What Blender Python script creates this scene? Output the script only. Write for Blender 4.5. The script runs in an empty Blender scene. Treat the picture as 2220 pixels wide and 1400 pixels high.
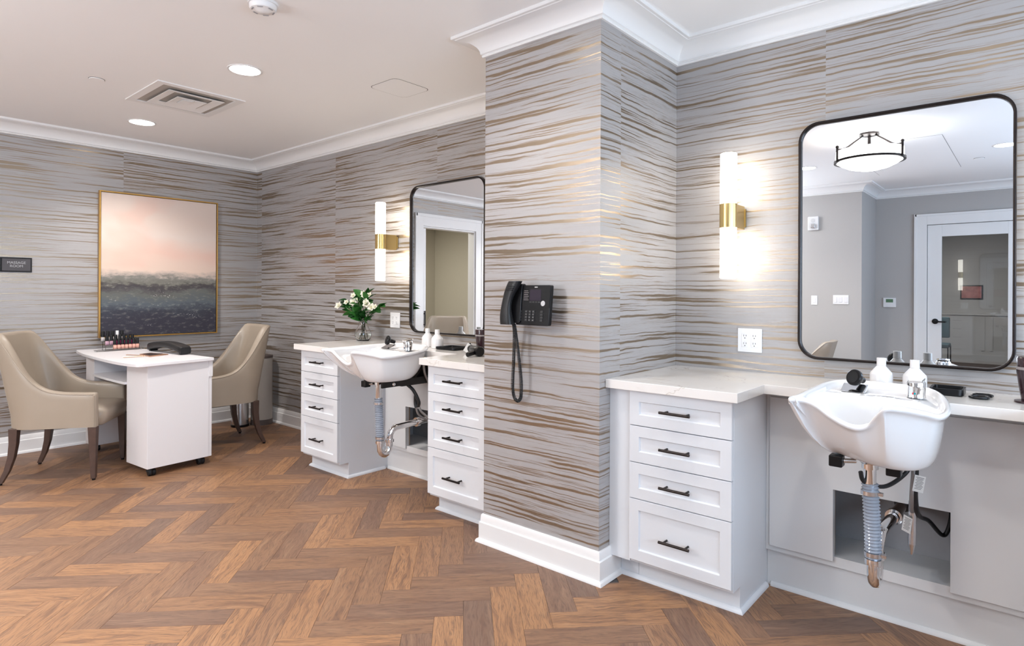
import bpy, math, random
from mathutils import Vector, Matrix
random.seed(7)
sc = bpy.context.scene
COL = sc.collection
PI = math.pi
# ------------------------------------------------------------------ camera
F_PX, PX, PY, YAW, ROLL, EYE = 1324.6, 1110.0, 632.0, 0.70829, 0.00477, 1.30
cs, sn = math.cos(YAW), math.sin(YAW)
right0, up0, fwd = Vector((cs, sn, 0)), Vector((0, 0, 1)), Vector((-sn, cs, 0))
rgt = right0*math.cos(ROLL) + up0*math.sin(ROLL)
upv = up0*math.cos(ROLL) - right0*math.sin(ROLL)
cam = bpy.data.cameras.new('camera')
cam.sensor_width = 36.0
cam.lens = F_PX/2220*36
cam.shift_x = 0.0
cam.shift_y = -(700-PY)/2220
cam.clip_start = 0.05
camo = bpy.data.objects.new('camera', cam)
COL.objects.link(camo)
m = Matrix((rgt, upv, -fwd)).transposed().to_4x4()
m.translation = (0, 0, EYE)
camo.matrix_world = m
sc.camera = camo
# ------------------------------------------------------------------ view, world, large lights
sc.view_settings.view_transform = 'Standard'
sc.view_settings.look = 'None'
sc.view_settings.gamma = 1.0
sc.view_settings.exposure = 0.07
sc.view_settings.use_curve_mapping = False
sc.cycles.use_denoising = True
sc.cycles.max_bounces = 9
sc.cycles.diffuse_bounces = 5
sc.cycles.glossy_bounces = 5
sc.cycles.transmission_bounces = 8
sc.cycles.sample_clamp_indirect = 6
sc.cycles.caustics_reflective = False
sc.cycles.caustics_refractive = False
w = bpy.data.worlds.new('world')
sc.world = w
w.use_nodes = True
w.node_tree.nodes['Background'].inputs[0].default_value = (0.62, 0.76, 1.0, 1)
w.node_tree.nodes['Background'].inputs[1].default_value = 1.0

def area_lamp(name, loc, target, size, energy, color, shape='RECTANGLE', size_y=None, spread=PI):
    l = bpy.data.lights.new(name, 'AREA')
    l.shape = shape
    l.size = size
    if size_y: l.size_y = size_y
    l.energy = energy
    l.color = color
    l.spread = spread
    o = bpy.data.objects.new(name, l)
    COL.objects.link(o)
    o.location = loc
    d = Vector(target) - Vector(loc)
    o.rotation_euler = d.to_track_quat('-Z', 'Y').to_euler()
    return o
# daylight through the window in the wall to the right of the frame
area_lamp('window_area_light', (1.66, .45, 1.55), (-3.0, .5, 3.6), 4.5, 160, (0.66, 0.82, 1.0), size_y=1.5)
# soft fill at an added, unseen window behind the camera, opposite the left vanity
area_lamp('window_area_light', (-3.2, -2.10, 1.55), (-3.5, 3.0, 4.2), 1.35, 70, (0.84, 0.91, 1.0), size_y=1.5)
DOWNLIGHT_W, WARM = 72, (1.0, 0.94, 0.88)

# ------------------------------------------------------------------ helpers
ORG = {}
class G:
    def __init__(s): s.v = []; s.f = []
    def add(s, vs, fs):
        o = len(s.v); s.v += [tuple(p) for p in vs]; s.f += [tuple(i+o for i in f) for f in fs]; return s
    def box(s, x0, y0, z0, x1, y1, z1):
        x0, x1 = min(x0, x1), max(x0, x1); y0, y1 = min(y0, y1), max(y0, y1); z0, z1 = min(z0, z1), max(z0, z1)
        return s.add([(x0,y0,z0),(x1,y0,z0),(x1,y1,z0),(x0,y1,z0),(x0,y0,z1),(x1,y0,z1),(x1,y1,z1),(x0,y1,z1)],
              [(0,3,2,1),(4,5,6,7),(0,1,5,4),(1,2,6,5),(2,3,7,6),(3,0,4,7)])
    def prism(s, pts, a, b, fn=None):
        fn = fn or (lambda u, v, t: (u, v, t))
        n = len(pts)
        ar = sum(pts[i][0]*pts[(i+1)%n][1]-pts[(i+1)%n][0]*pts[i][1] for i in range(n))
        if ar < 0: pts = pts[::-1]
        vs = [fn(u, v, a) for u, v in pts] + [fn(u, v, b) for u, v in pts]
        fs = [tuple(range(n-1, -1, -1)), tuple(range(n, 2*n))] + [(i, (i+1)%n, n+(i+1)%n, n+i) for i in range(n)]
        return s.add(vs, fs)
    def loft(s, rings, closed=True, cap0=True, cap1=True):
        n = len(rings[0]); vs = [p for r in rings for p in r]; fs = []
        for k in range(len(rings)-1):
            for i in range(n if closed else n-1):
                j = (i+1) % n
                fs.append((k*n+i, k*n+j, (k+1)*n+j, (k+1)*n+i))
        if closed and cap0: fs.append(tuple(range(n-1, -1, -1)))
        if closed and cap1: fs.append(tuple(range((len(rings)-1)*n, len(rings)*n)))
        return s.add(vs, fs)
    def lathe(s, prof, c=(0,0,0), n=24, axis='z'):
        rings = []
        for r, h in prof:
            ring = []
            for i in range(n):
                a = 2*PI*i/n; x, y = r*math.cos(a), r*math.sin(a)
                if axis == 'z': p = (x, y, h)
                elif axis == 'y': p = (x, h, -y)
                else: p = (h, x, y)
                ring.append((c[0]+p[0], c[1]+p[1], c[2]+p[2]))
            rings.append(ring)
        if prof[0][0] > .001 and prof[-1][0] > .001:      # a ring-shaped section closes on itself
            rings.append(rings[0]); return s.loft(rings, True, False, False)
        return s.loft(rings)
    def tube(s, path, r, n=12, caps=True):
        P = [Vector(p) for p in path]; rs = r if isinstance(r, (list, tuple)) else [r]*len(P)
        rings = []; prev = None
        for i, p in enumerate(P):
            t = (P[min(i+1, len(P)-1)] - P[max(i-1, 0)])
            if t.length < 1e-9: t = Vector((0,0,1))
            t.normalize()
            if prev is None:
                a = Vector((0,0,1)) if abs(t.z) < .9 else Vector((1,0,0))
                nrm = t.cross(a).normalized()
            else:
                nrm = (prev - t*prev.dot(t)).normalized()
            prev = nrm; b = t.cross(nrm)
            rings.append([tuple(p + (nrm*math.cos(2*PI*k/n) + b*math.sin(2*PI*k/n))*rs[i]) for k in range(n)])
        return s.loft(rings, True, caps, caps)
    def sphere(s, c, r, n=14, sx=1, sy=1, sz=1):
        m_ = max(6, n//2)
        pr = [(math.sin(PI*k/m_), -math.cos(PI*k/m_)) for k in range(m_+1)]
        rings = [[(c[0]+sx*r*max(q,1e-4)*math.cos(2*PI*i/n), c[1]+sy*r*max(q,1e-4)*math.sin(2*PI*i/n), c[2]+sz*r*h) for i in range(n)] for q, h in pr]
        return s.loft(rings)
    def xf(s, M):
        s.v = [tuple(M @ Vector(p)) for p in s.v]; return s

def rrect(x0, y0, x1, y1, r, n=6):
    out = []
    for cx_, cy_, a0 in ((x1-r,y1-r,0),(x0+r,y1-r,PI/2),(x0+r,y0+r,PI),(x1-r,y0+r,1.5*PI)):
        for k in range(n+1):
            a = a0 + PI/2*k/n
            out.append((cx_+r*math.cos(a), cy_+r*math.sin(a)))
    return out
def catmull(P, per=8, closed=False):
    P = [Vector(p) for p in P]; n = len(P); out = []
    for i in range(n if closed else n-1):
        g = (lambda k: P[k % n]) if closed else (lambda k: P[max(0, min(n-1, k))])
        p0, p1, p2, p3 = g(i-1), g(i), g(i+1), g(i+2)
        for k in range(per):
            t = k/per
            out.append(0.5*((2*p1)+(p2-p0)*t+(2*p0-5*p1+4*p2-p3)*t*t+(3*p1-p0-3*p2+p3)*t**3))
    if not closed: out.append(P[-1])
    return out
def smooth01(t): t = max(0, min(1, t)); return t*t*(3-2*t)

def obj(name, g, mt, parent=None, bevel=0, smooth=True, ang=38, local=False, label=None, seg=2):
    me = bpy.data.meshes.new(name)
    vs = g.v
    if parent is not None and not local:
        ox, oy, oz = ORG.get(parent.name, (0,0,0))
        vs = [(x-ox, y-oy, z-oz) for x, y, z in vs]
    me.from_pydata(vs, [], g.f); me.update()
    if smooth:
        me.polygons.foreach_set('use_smooth', [True]*len(me.polygons))
        me.set_sharp_from_angle(angle=math.radians(ang))
    if mt: me.materials.append(mt)
    o = bpy.data.objects.new(name, me); COL.objects.link(o)
    if parent is not None:
        o.parent = parent
        if not local: ORG[o.name] = ORG.get(parent.name, (0,0,0))
    if bevel:
        b = o.modifiers.new('bevel', 'BEVEL'); b.width = bevel; b.segments = seg; b.limit_method = 'ANGLE'; b.angle_limit = math.radians(40)
        b.harden_normals = True
    if label: o['label'] = label
    return o
def thing(name, label, cat, loc=(0,0,0), rz=0, group=None):
    o = bpy.data.objects.new(name, None); COL.objects.link(o)
    o.empty_display_size = .05
    o.location = loc; o.rotation_euler = (0,0,rz); o['label'] = label; o['category'] = cat
    if group: o['group'] = group
    ORG[o.name] = tuple(loc)
    return o
def tag(o, label, cat, group=None):
    o['label'] = label; o['category'] = cat
    if group: o['group'] = group
    return o
def struct(name, g, mt, parent=None, **k):
    o = obj(name, g, mt, parent, **k); o['kind'] = 'structure'; return o
def dup(root, loc, rz, label, scale=None):
    r = root.copy(); COL.objects.link(r); r.location = loc; r.rotation_euler = (0,0,rz); r['label'] = label
    if scale: r.scale = scale
    for ch in list(root.children):
        c = ch.copy(); COL.objects.link(c); c.parent = r
        for gch in ch.children:
            d = gch.copy(); COL.objects.link(d); d.parent = c
    return r
def text(name, s, size, loc, rot, mt, parent, align='CENTER', ext=.0004):
    cu = bpy.data.curves.new(name, 'FONT'); cu.body = s; cu.size = size; cu.extrude = ext
    cu.align_x = align; cu.align_y = 'CENTER'; cu.materials.append(mt)
    o = bpy.data.objects.new(name, cu); COL.objects.link(o)
    og = ORG.get(parent.name, (0,0,0))
    dg_ = bpy.context.evaluated_depsgraph_get()
    me = bpy.data.meshes.new_from_object(o.evaluated_get(dg_)); me.name = name
    bpy.data.objects.remove(o); bpy.data.curves.remove(cu)
    o = bpy.data.objects.new(name, me); COL.objects.link(o)
    o.location = (loc[0]-og[0], loc[1]-og[1], loc[2]-og[2]); o.rotation_euler = rot; o.parent = parent
    return o

# ------------------------------------------------------------------ materials
def mat(name, col, rough=.5, metal=0, trans=0, ior=1.45, emit=None, es=0, coat=0, bump=0, bscale=200, alpha=1, spec=None, vary=0):
    mt = bpy.data.materials.new(name); mt.use_nodes = True
    nt = mt.node_tree; b = nt.nodes['Principled BSDF']
    b.inputs['Base Color'].default_value = (*col, 1); b.inputs['Roughness'].default_value = rough
    b.inputs['Metallic'].default_value = metal; b.inputs['Transmission Weight'].default_value = trans
    b.inputs['IOR'].default_value = ior; b.inputs['Coat Weight'].default_value = coat; b.inputs['Alpha'].default_value = alpha
    if spec is not None: b.inputs['Specular IOR Level'].default_value = spec
    if emit: b.inputs['Emission Color'].default_value = (*emit, 1); b.inputs['Emission Strength'].default_value = es
    if bump or vary:
        tc = nt.nodes.new('ShaderNodeTexCoord'); nz = nt.nodes.new('ShaderNodeTexNoise'); nz.inputs['Scale'].default_value = bscale
        nz.inputs['Detail'].default_value = 3
        nt.links.new(tc.outputs['Object'], nz.inputs['Vector'])
        if bump:
            bp = nt.nodes.new('ShaderNodeBump'); bp.inputs['Strength'].default_value = bump; bp.inputs['Distance'].default_value = .002
            nt.links.new(nz.outputs['Fac'], bp.inputs['Height']); nt.links.new(bp.outputs['Normal'], b.inputs['Normal'])
        if vary:
            mx = nt.nodes.new('ShaderNodeMix'); mx.data_type = 'RGBA'
            mx.inputs['A'].default_value = (*[c*(1-vary) for c in col], 1); mx.inputs['B'].default_value = (*[min(1, c*(1+vary)) for c in col], 1)
            nt.links.new(nz.outputs['Fac'], mx.inputs['Factor']); nt.links.new(mx.outputs['Result'], b.inputs['Base Color'])
    return mt
class N:
    """small node-graph builder"""
    def __init__(s, mt): s.nt = mt.node_tree; s.b = s.nt.nodes['Principled BSDF']
    def new(s, t, **k):
        n = s.nt.nodes.new(t)
        for a, v in k.items(): setattr(n, a, v)
        return n
    def link(s, a, b): s.nt.links.new(a, b)
    def put(s, sock, v):
        if hasattr(v, 'is_output') or isinstance(v, bpy.types.NodeSocket): s.link(v, sock)
        else: sock.default_value = v
    def math(s, op, a, b=0.0, c=0.0):
        n = s.new('ShaderNodeMath', operation=op)
        s.put(n.inputs[0], a); s.put(n.inputs[1], b)
        if op in ('MULTIPLY_ADD',): s.put(n.inputs[2], c)
        return n.outputs[0]
    def vec(s, x, y, z=0.0):
        n = s.new('ShaderNodeCombineXYZ'); s.put(n.inputs[0], x); s.put(n.inputs[1], y); s.put(n.inputs[2], z); return n.outputs[0]
    def noise(s, v, scale=1, detail=2, rough=.5, dist=0):
        n = s.new('ShaderNodeTexNoise'); s.link(v, n.inputs['Vector']); n.inputs['Scale'].default_value = scale
        n.inputs['Detail'].default_value = detail; n.inputs['Roughness'].default_value = rough; n.inputs['Distortion'].default_value = dist
        return n.outputs['Fac']
    def rng(s, v, a, b, c=0, d=1, typ='SMOOTHSTEP'):
        n = s.new('ShaderNodeMapRange', interpolation_type=typ)
        s.put(n.inputs['Value'], v); s.put(n.inputs['From Min'], a); s.put(n.inputs['From Max'], b); s.put(n.inputs['To Min'], c); s.put(n.inputs['To Max'], d)
        return n.outputs[0]
    def mix(s, f, a, b):
        n = s.new('ShaderNodeMix', data_type='RGBA'); s.put(n.inputs['Factor'], f)
        for i, v in (('A', a), ('B', b)):
            if isinstance(v, tuple): n.inputs[i].default_value = (*v, 1)
            else: s.link(v, n.inputs[i])
        return n.outputs['Result']
    def pos(s):
        n = s.new('ShaderNodeNewGeometry'); q = s.new('ShaderNodeSeparateXYZ'); s.link(n.outputs['Position'], q.inputs[0]); return q.outputs
    def objc(s):
        n = s.new('ShaderNodeTexCoord'); q = s.new('ShaderNodeSeparateXYZ'); s.link(n.outputs['Object'], q.inputs[0]); return q.outputs
    def bump(s, h, st=.2, d=.002):
        n = s.new('ShaderNodeBump'); n.inputs['Strength'].default_value = st; n.inputs['Distance'].default_value = d
        s.link(h, n.inputs['Height']); s.link(n.outputs['Normal'], s.b.inputs['Normal'])

def wallpaper():
    mt = mat('brushed_wallpaper', (.5,.5,.5), .5); g = N(mt)
    X, Y, Z = g.pos()
    u = g.math('ADD', X, Y)
    k = g.math('FLOOR', g.math('DIVIDE', g.math('ADD', u, .295), 1.32))
    wav = g.noise(g.vec(g.math('MULTIPLY', u, 1.6), g.math('MULTIPLY', Z, 3.0), k), 1, 2)
    wav2 = g.noise(g.vec(g.math('MULTIPLY', u, 9.0), g.math('MULTIPLY', Z, 14.0), k), 1, 2)
    v = g.math('ADD', g.math('MULTIPLY_ADD', wav, .022, Z), g.math('MULTIPLY', k, .413))
    v = g.math('MULTIPLY_ADD', wav2, .010, v)
    big = g.noise(g.vec(g.math('MULTIPLY_ADD', k, 3.7, g.math('MULTIPLY', u, 1.1)), g.math('MULTIPLY', v, 64.0), 0.0), 1, 1.5, .5)
    thin = g.noise(g.vec(g.math('MULTIPLY_ADD', k, 5.1, g.math('MULTIPLY', u, 1.0)), g.math('MULTIPLY', v, 120.0), 3.0), 1, 2, .6)
    dry = g.noise(g.vec(g.math('MULTIPLY', u, 14.0), g.math('MULTIPLY', v, 420.0), 7.0), 1, 3, .6)
    a = g.math('MULTIPLY', g.rng(big, .562, .60), .95)
    b = g.math('MULTIPLY', g.rng(thin, .59, .64), .8)
    c = g.math('MULTIPLY', g.math('MULTIPLY', g.rng(big, .46, .58), g.rng(dry, .45, .58)), .5)
    mk = g.math('MAXIMUM', g.math('MAXIMUM', a, b), c)
    fine = g.noise(g.vec(g.math('MULTIPLY', u, 500.0), g.math('MULTIPLY', Z, 500.0), 0.0), 1, 2)
    base = g.mix(fine, (.37,.36,.362), (.435,.422,.426))
    g.link(g.mix(mk, base, (.29,.225,.16)), g.b.inputs['Base Color'])
    g.link(g.math('MULTIPLY_ADD', mk, .68, .10), g.b.inputs['Metallic'])
    g.link(g.math('MULTIPLY_ADD', mk, -.19, .46), g.b.inputs['Roughness'])
    g.bump(g.math('ADD', mk, g.math('MULTIPLY', fine, .3)), .12, .001)
    return mt
def plank_mat():
    mt = mat('wood_plank', (.3,.2,.1), .38); g = N(mt)
    at = g.new('ShaderNodeAttribute', attribute_name='rnd'); r = at.outputs['Fac']
    uv = g.new('ShaderNodeUVMap'); q = g.new('ShaderNodeSeparateXYZ'); g.link(uv.outputs[0], q.inputs[0])
    U, V = q.outputs[0], q.outputs[1]
    off = g.math('MULTIPLY', r, 137.0)
    warp = g.noise(g.vec(g.math('MULTIPLY', U, 5.0), g.math('MULTIPLY', V, 18.0), off), 1, 2)
    v2 = g.math('MULTIPLY_ADD', warp, .05, V)
    broad = g.noise(g.vec(g.math('MULTIPLY', U, 4.0), g.math('MULTIPLY', v2, 42.0), off), 1, 3, .6, .4)
    grain = g.noise(g.vec(g.math('MULTIPLY', U, 16.0), g.math('MULTIPLY', v2, 260.0), off), 1, 3, .65)
    rp = g.new('ShaderNodeValToRGB'); g.link(r, rp.inputs[0]); e = rp.color_ramp.elements
    e[0].position = 0; e[0].color = (0.370,0.195,0.095,1); e[1].position = 1; e[1].color = (0.176,0.107,0.075,1)
    for p, c in ((.25,(0.319,0.168,0.086,1)),(.5,(0.263,0.145,0.082,1)),(.7,(0.231,0.131,0.081,1)),(.85,(0.199,0.117,0.079,1))):
        x = e.new(p); x.color = c
    dark = g.mix(1.0, (.16,.08,.045), (.15,.078,.05))
    c1 = g.mix(g.math('MULTIPLY', g.rng(broad, .47, .68), .70), rp.outputs[0], dark)
    c2 = g.mix(g.math('MULTIPLY', g.rng(grain, .46, .66), .68), c1, (.11,.066,.05))
    c3 = g.mix(g.math('MULTIPLY', g.rng(broad, .44, .25), .28), c2, (.44,.28,.165))
    g.link(c3, g.b.inputs['Base Color'])
    g.link(g.math('MULTIPLY_ADD', grain, .2, .38), g.b.inputs['Roughness'])
    g.bump(grain, .15, .0006)
    return mt
def painting_mat():
    mt = mat('seascape_canvas', (.5,.5,.5), .6); g = N(mt)
    X, Y, Z = g.objc()                       # local: Y across (0..1), Z up (0..1.25)
    h = g.math('DIVIDE', Z, 1.26)
    n1 = g.noise(g.vec(g.math('MULTIPLY', Y, 3.0), g.math('MULTIPLY', Z, 9.0)), 1, 4, .6)
    n2 = g.noise(g.vec(g.math('MULTIPLY', Y, 18.0), g.math('MULTIPLY', Z, 40.0), 4.0), 1, 4, .7)
    n3 = g.noise(g.vec(g.math('MULTIPLY', Y, 70.0), g.math('MULTIPLY', Z, 90.0), 2.0), 1, 2, .6)
    n4 = g.noise(g.vec(g.math('MULTIPLY', Y, 2.0), g.math('MULTIPLY', Z, 3.0), 9.0), 1, 2, .5)
    rp = g.new('ShaderNodeValToRGB'); e = rp.color_ramp.elements
    e[0].position = 0; e[0].color = (.035,.032,.048,1); e[1].position = 1; e[1].color = (.71,.60,.54,1)
    for p, c in ((.10,(.035,.033,.05,1)),(.16,(.04,.042,.06,1)),(.22,(.10,.12,.14,1)),(.29,(.13,.135,.125,1)),(.325,(.06,.052,.06,1)),(.345,(.07,.063,.066,1)),(.37,(.17,.165,.145,1)),(.405,(.22,.215,.195,1)),(.435,(.52,.43,.38,1)),(.46,(.74,.58,.49,1)),(.58,(.75,.54,.46,1)),(.70,(.74,.63,.57,1)),(.82,(.73,.60,.53,1))):
        x = e.new(p); x.color = c
    hh = g.math('ADD', h, g.math('MULTIPLY', g.math('SUBTRACT', n1, .5), g.rng(h, .5, .3, .11, .16)))
    hh = g.math('ADD', hh, g.math('MULTIPLY', g.math('SUBTRACT', n2, .5), g.rng(h, .46, .42, .02, .10)))
    g.link(hh, rp.inputs[0])
    low = g.rng(h, .45, .38)
    foam = g.math('MULTIPLY', g.math('MULTIPLY', g.rng(n3, .58, .68), g.rng(n1, .55, .66)), low)
    c = g.mix(g.math('MULTIPLY', foam, .8), rp.outputs[0], (.72,.70,.66))
    pale = g.math('MULTIPLY', g.math('MULTIPLY', g.rng(n2, .52, .68), low), .22)
    c = g.mix(pale, c, (.45,.44,.38))
    rose = g.math('MULTIPLY', g.math('MULTIPLY', g.rng(n4, .5, .66), g.rng(h, .45, .5)), .5)
    c = g.mix(rose, c, (.76,.50,.42))
    g.link(c, g.b.inputs['Base Color']); g.bump(n2, .25, .002)
    return mt
def quartz():
    mt = mat('veined_quartz', (.85,.83,.80), .16, coat=.3); g = N(mt)
    X, Y, Z = g.pos()
    p = g.vec(X, Y, Z)
    n = g.noise(p, 2.2, 5, .6, 1.2); n2 = g.noise(p, 5.0, 3)
    vein = g.math('MULTIPLY', g.rng(g.math('ABSOLUTE', g.math('SUBTRACT', n, .5)), .0, .012, 1, 0), g.rng(n2, .5, .62))
    cl = g.mix(g.noise(p, 7.0, 4), (.80,.775,.745), (.88,.865,.85))
    g.link(g.mix(g.math('MULTIPLY', vein, .55), cl, (.50,.44,.38)), g.b.inputs['Base Color'])
    return mt
def leather():
    mt = mat('beige_leather', (.47,.39,.285), .42, coat=.1); g = N(mt)
    X, Y, Z = g.objc(); p = g.vec(X, Y, Z)
    n = g.noise(p, 260, 2); b = g.noise(p, 5, 2)
    g.link(g.mix(b, (.32,.265,.207), (.37,.31,.248)), g.b.inputs['Base Color']); g.bump(n, .12, .001)
    return mt
def leaf_mat(name, c0, c1):
    mt = mat(name, c0, .35); g = N(mt)
    n = g.new('ShaderNodeObjectInfo')
    g.link(g.mix(n.outputs['Random'], c0, c1), g.b.inputs['Base Color']); return mt
def carpet_mat():
    mt = mat('dark_carpet', (.06,.05,.05), .95, vary=.5, bscale=60); return mt

M = dict(
    paper=wallpaper(), plank=plank_mat(), art=painting_mat(), quartz=quartz(), leather=leather(), carpet=carpet_mat(),
    ceil=mat('ceiling_paint', (.93,.93,.935), .85, bump=.03, bscale=300),
    trim=mat('white_trim_paint', (.84,.84,.845), .38),
    greige=mat('greige_wall_covering', (.46,.445,.435), .75, bump=.1, bscale=350, vary=.04),
    beige=mat('beige_room_wall', (.58,.54,.45), .8, vary=.03, bscale=40),
    cab=mat('painted_cabinet_white', (.73,.755,.795), .36),
    cavity=mat('unpainted_cavity_board', (.36,.36,.38), .7, vary=.05, bscale=40),
    panel=mat('knee_panel_paint', (.70,.705,.715), .42),
    mdf=mat('raw_board_edge', (.36,.26,.19), .8),
    bronze=mat('dark_bronze', (.022,.017,.016), .33, .75),
    black=mat('black_plastic', (.007,.007,.008), .28, spec=.3),
    matte=mat('matte_black', (.010,.010,.011), .5, spec=.3),
    steel=mat('black_steel', (.02,.017,.016), .4, .4),
    porcelain=mat('white_porcelain', (.86,.86,.87), .07, coat=.6),
    chrome=mat('chrome', (.86,.86,.87), .07, 1),
    satin=mat('satin_chrome', (.70,.70,.72), .25, 1),
    brass=mat('brushed_brass', (.58,.42,.18), .28, 1, bump=.02, bscale=500),
    bluehose=mat('ribbed_clear_vinyl', (.50,.56,.66), .14, trans=.4, ior=1.3, coat=.5),
    braid=mat('braided_steel', (.35,.34,.34), .4, .8, bump=.4, bscale=900),
    rubber=mat('black_rubber_hose', (.015,.016,.018), .4),
    paperw=mat('white_paper_tag', (.82,.82,.80), .7, vary=.08, bscale=300),
    ink=mat('dark_print', (.05,.05,.05), .6),
    bottle=mat('white_plastic_bottle', (.83,.82,.83), .25, coat=.2),
    outlet=mat('white_plate', (.84,.84,.85), .3),
    slot=mat('outlet_slot', (.02,.02,.02), .6),
    lamp=mat('lit_opal_glass', (1,1,1), .3, emit=(1.0,.90,.76), es=13),
    down=mat('lit_downlight_lens', (1,1,1), .4, emit=(1.0,.97,.92), es=20),
    bowl=mat('lit_bowl_glass', (1,1,1), .3, emit=(1.0,.95,.89), es=9), bowl_added=mat('added_pendant_bowl_glass', (1,1,1), .3, emit=(1.0,.97,.94), es=80),  # the second, stronger glass is for the added pendant
    mirror=mat('mirror_silver', (.84,.885,.93), .0, 1),
    glass=mat('clear_glass', (1,1,1), .0, trans=1, ior=1.45),
    water=mat('vase_water', (.93,.95,.88), .0, trans=1, ior=1.33),
    acrylic=mat('clear_acrylic', (.97,.97,.98), .03, trans=1, ior=1.2),
    white=mat('white_laminate', (.83,.82,.845), .4),
    vinyl=mat('charcoal_vinyl', (.016,.016,.017), .42, spec=.35, bump=.1, bscale=250),
    walnut=mat('dark_walnut', (.075,.045,.036), .38, vary=.3, bscale=30),
    gold=mat('gold_frame', (.62,.36,.10), .3, .9),
    signface=mat('sign_face', (.065,.060,.066), .45), signtx=mat('sign_letters', (.42,.43,.45), .5),
    bin_and_vent_shade=mat('greige_bin_vinyl_and_vent_shade', (.42,.39,.36), .55), binrim=mat('bin_dark_trim', (.10,.08,.075), .5),
    copper=mat('rose_copper', (.72,.42,.28), .28, .8),
    stone=mat('dark_palette', (.05,.03,.03), .3),
    leaf=leaf_mat('glossy_leaf', (.008,.055,.010), (.035,.17,.028)), stem=mat('green_stem', (.14,.16,.06), .5), brown=mat('brown_stem', (.12,.07,.05), .6),
    petal=mat('cream_petal', (.86,.84,.74), .5), petalc=mat('pale_centre', (.72,.70,.42), .6),
    screen=mat('phone_screen', (.035,.028,.042), .15), key=mat('phone_key', (.03,.03,.032), .3), keytx=mat('key_marks', (.6,.6,.6), .5),
    lcd=mat('green_lcd', (.10,.20,.11), .3), red=mat('red_dot', (.7,.03,.05), .4), blue=mat('teal_dot', (.0,.25,.28), .4),
    dglass=mat('door_glass', (.92,.95,.95), .0, trans=1, ior=1.5),
    plum=mat('plum_bottle', (.03,.012,.016), .25, coat=.4), band=mat('grey_band', (.30,.27,.27), .4),
    seat_dark=mat('dark_teal_fabric', (.02,.05,.06), .8), rose_art=mat('rose_print', (.42,.16,.15), .6, vary=.6, bscale=14), shadowgap=mat('seam_shadow_gap', (.10,.09,.09), .9),
)
# ------------------------------------------------------------------ setting
XL, YW, XC, YC, XCL = -6.118, 3.084, -1.476, 2.326, -2.18
ZC, ZCEIL, XR, B1, B2, XJ = 2.517, 2.62, 1.70, -2.13, -2.95, -1.58
T = .12
struct('wall_back', G().box(XL-T, YW, 0, XR+T, YW+T, ZCEIL), M['paper'])
struct('wall_pier', G().box(XCL, YC, 0, XC, YW-.0005, ZCEIL), M['paper'])
DL0, DL1, DLZ = -.18, .81, 2.16     # opening of the massage room door
g = G(); g.box(XL-T, DL1, 0, XL, YW, ZCEIL); g.box(XL-T, B1-T, 0, XL, DL0, ZCEIL); g.box(XL-T, DL0, DLZ, XL, DL1, ZCEIL)
struct('wall_left', g, M['paper'])
DX0, DX1, DXZ = -1.02, -.09, 2.15   # glazed entry door behind the camera
VX0, VX1 = -3.9, -2.5  # opening for the added window that carries the fill light
g = G(); g.box(XL, B1-T, 0, VX0, B1, ZCEIL); g.box(VX1, B1-T, 0, XJ-T, B1, ZCEIL); g.box(VX0, B1-T, 0, VX1, B1, .75); g.box(VX0, B1-T, 2.35, VX1, B1, ZCEIL); g.box(XJ-T, B2-T, 0, XJ, B1, ZCEIL)
g.box(XJ, B2-T, 0, DX0, B2, ZCEIL); g.box(DX1, B2-T, 0, XR+T, B2, ZCEIL); g.box(DX0, B2-T, DXZ, DX1, B2, ZCEIL)
struct('wall_front', g, M['greige'])
WY0, WY1, WZ0, WZ1 = -1.85, 2.75, .75, 2.35
g = G(); g.box(XR, B2, 0, XR+T, WY0, ZCEIL); g.box(XR, WY1, 0, XR+T, YW, ZCEIL); g.box(XR, WY0, 0, XR+T, WY1, WZ0); g.box(XR, WY0, WZ1, XR+T, WY1, ZCEIL)
struct('wall_right', g, M['greige'])
win = G()
for a, b in ((WY0, WY0+.06), (WY1-.06, WY1), (-.33, -.27), (1.2, 1.26)): win.box(XR+.02, a, WZ0, XR+.09, b, WZ1)
for a, b in ((WZ0, WZ0+.06), (WZ1-.06, WZ1)): win.box(XR+.02, WY0, a, XR+.09, WY1, b)
wo = struct('window_1', win, M['trim'], bevel=.003)
struct('window_pane', G().box(XR+.05, WY0+.05, WZ0+.05, XR+.056, WY1-.05, WZ1-.05), M['glass'], wo)
win = G()
for a, b in ((VX0, VX0+.06), (VX1-.06, VX1), (-3.23, -3.17)): win.box(a, B1-.09, .75, b, B1-.02, 2.35)
for a, b in ((.75, .81), (2.29, 2.35)): win.box(VX0, B1-.09, a, VX1, B1-.02, b)
wo = struct('added_window_2', win, M['trim'], bevel=.003)  # unseen window, added to house the soft frontal fill
struct('window_pane', G().box(VX0+.05, B1-.056, .80, VX1-.05, B1-.05, 2.30), M['glass'], wo)
struct('ceiling', G().box(XL-T, B2-T, ZCEIL, XR+T, YW+T, ZCEIL+.1), M['ceil'])
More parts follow.
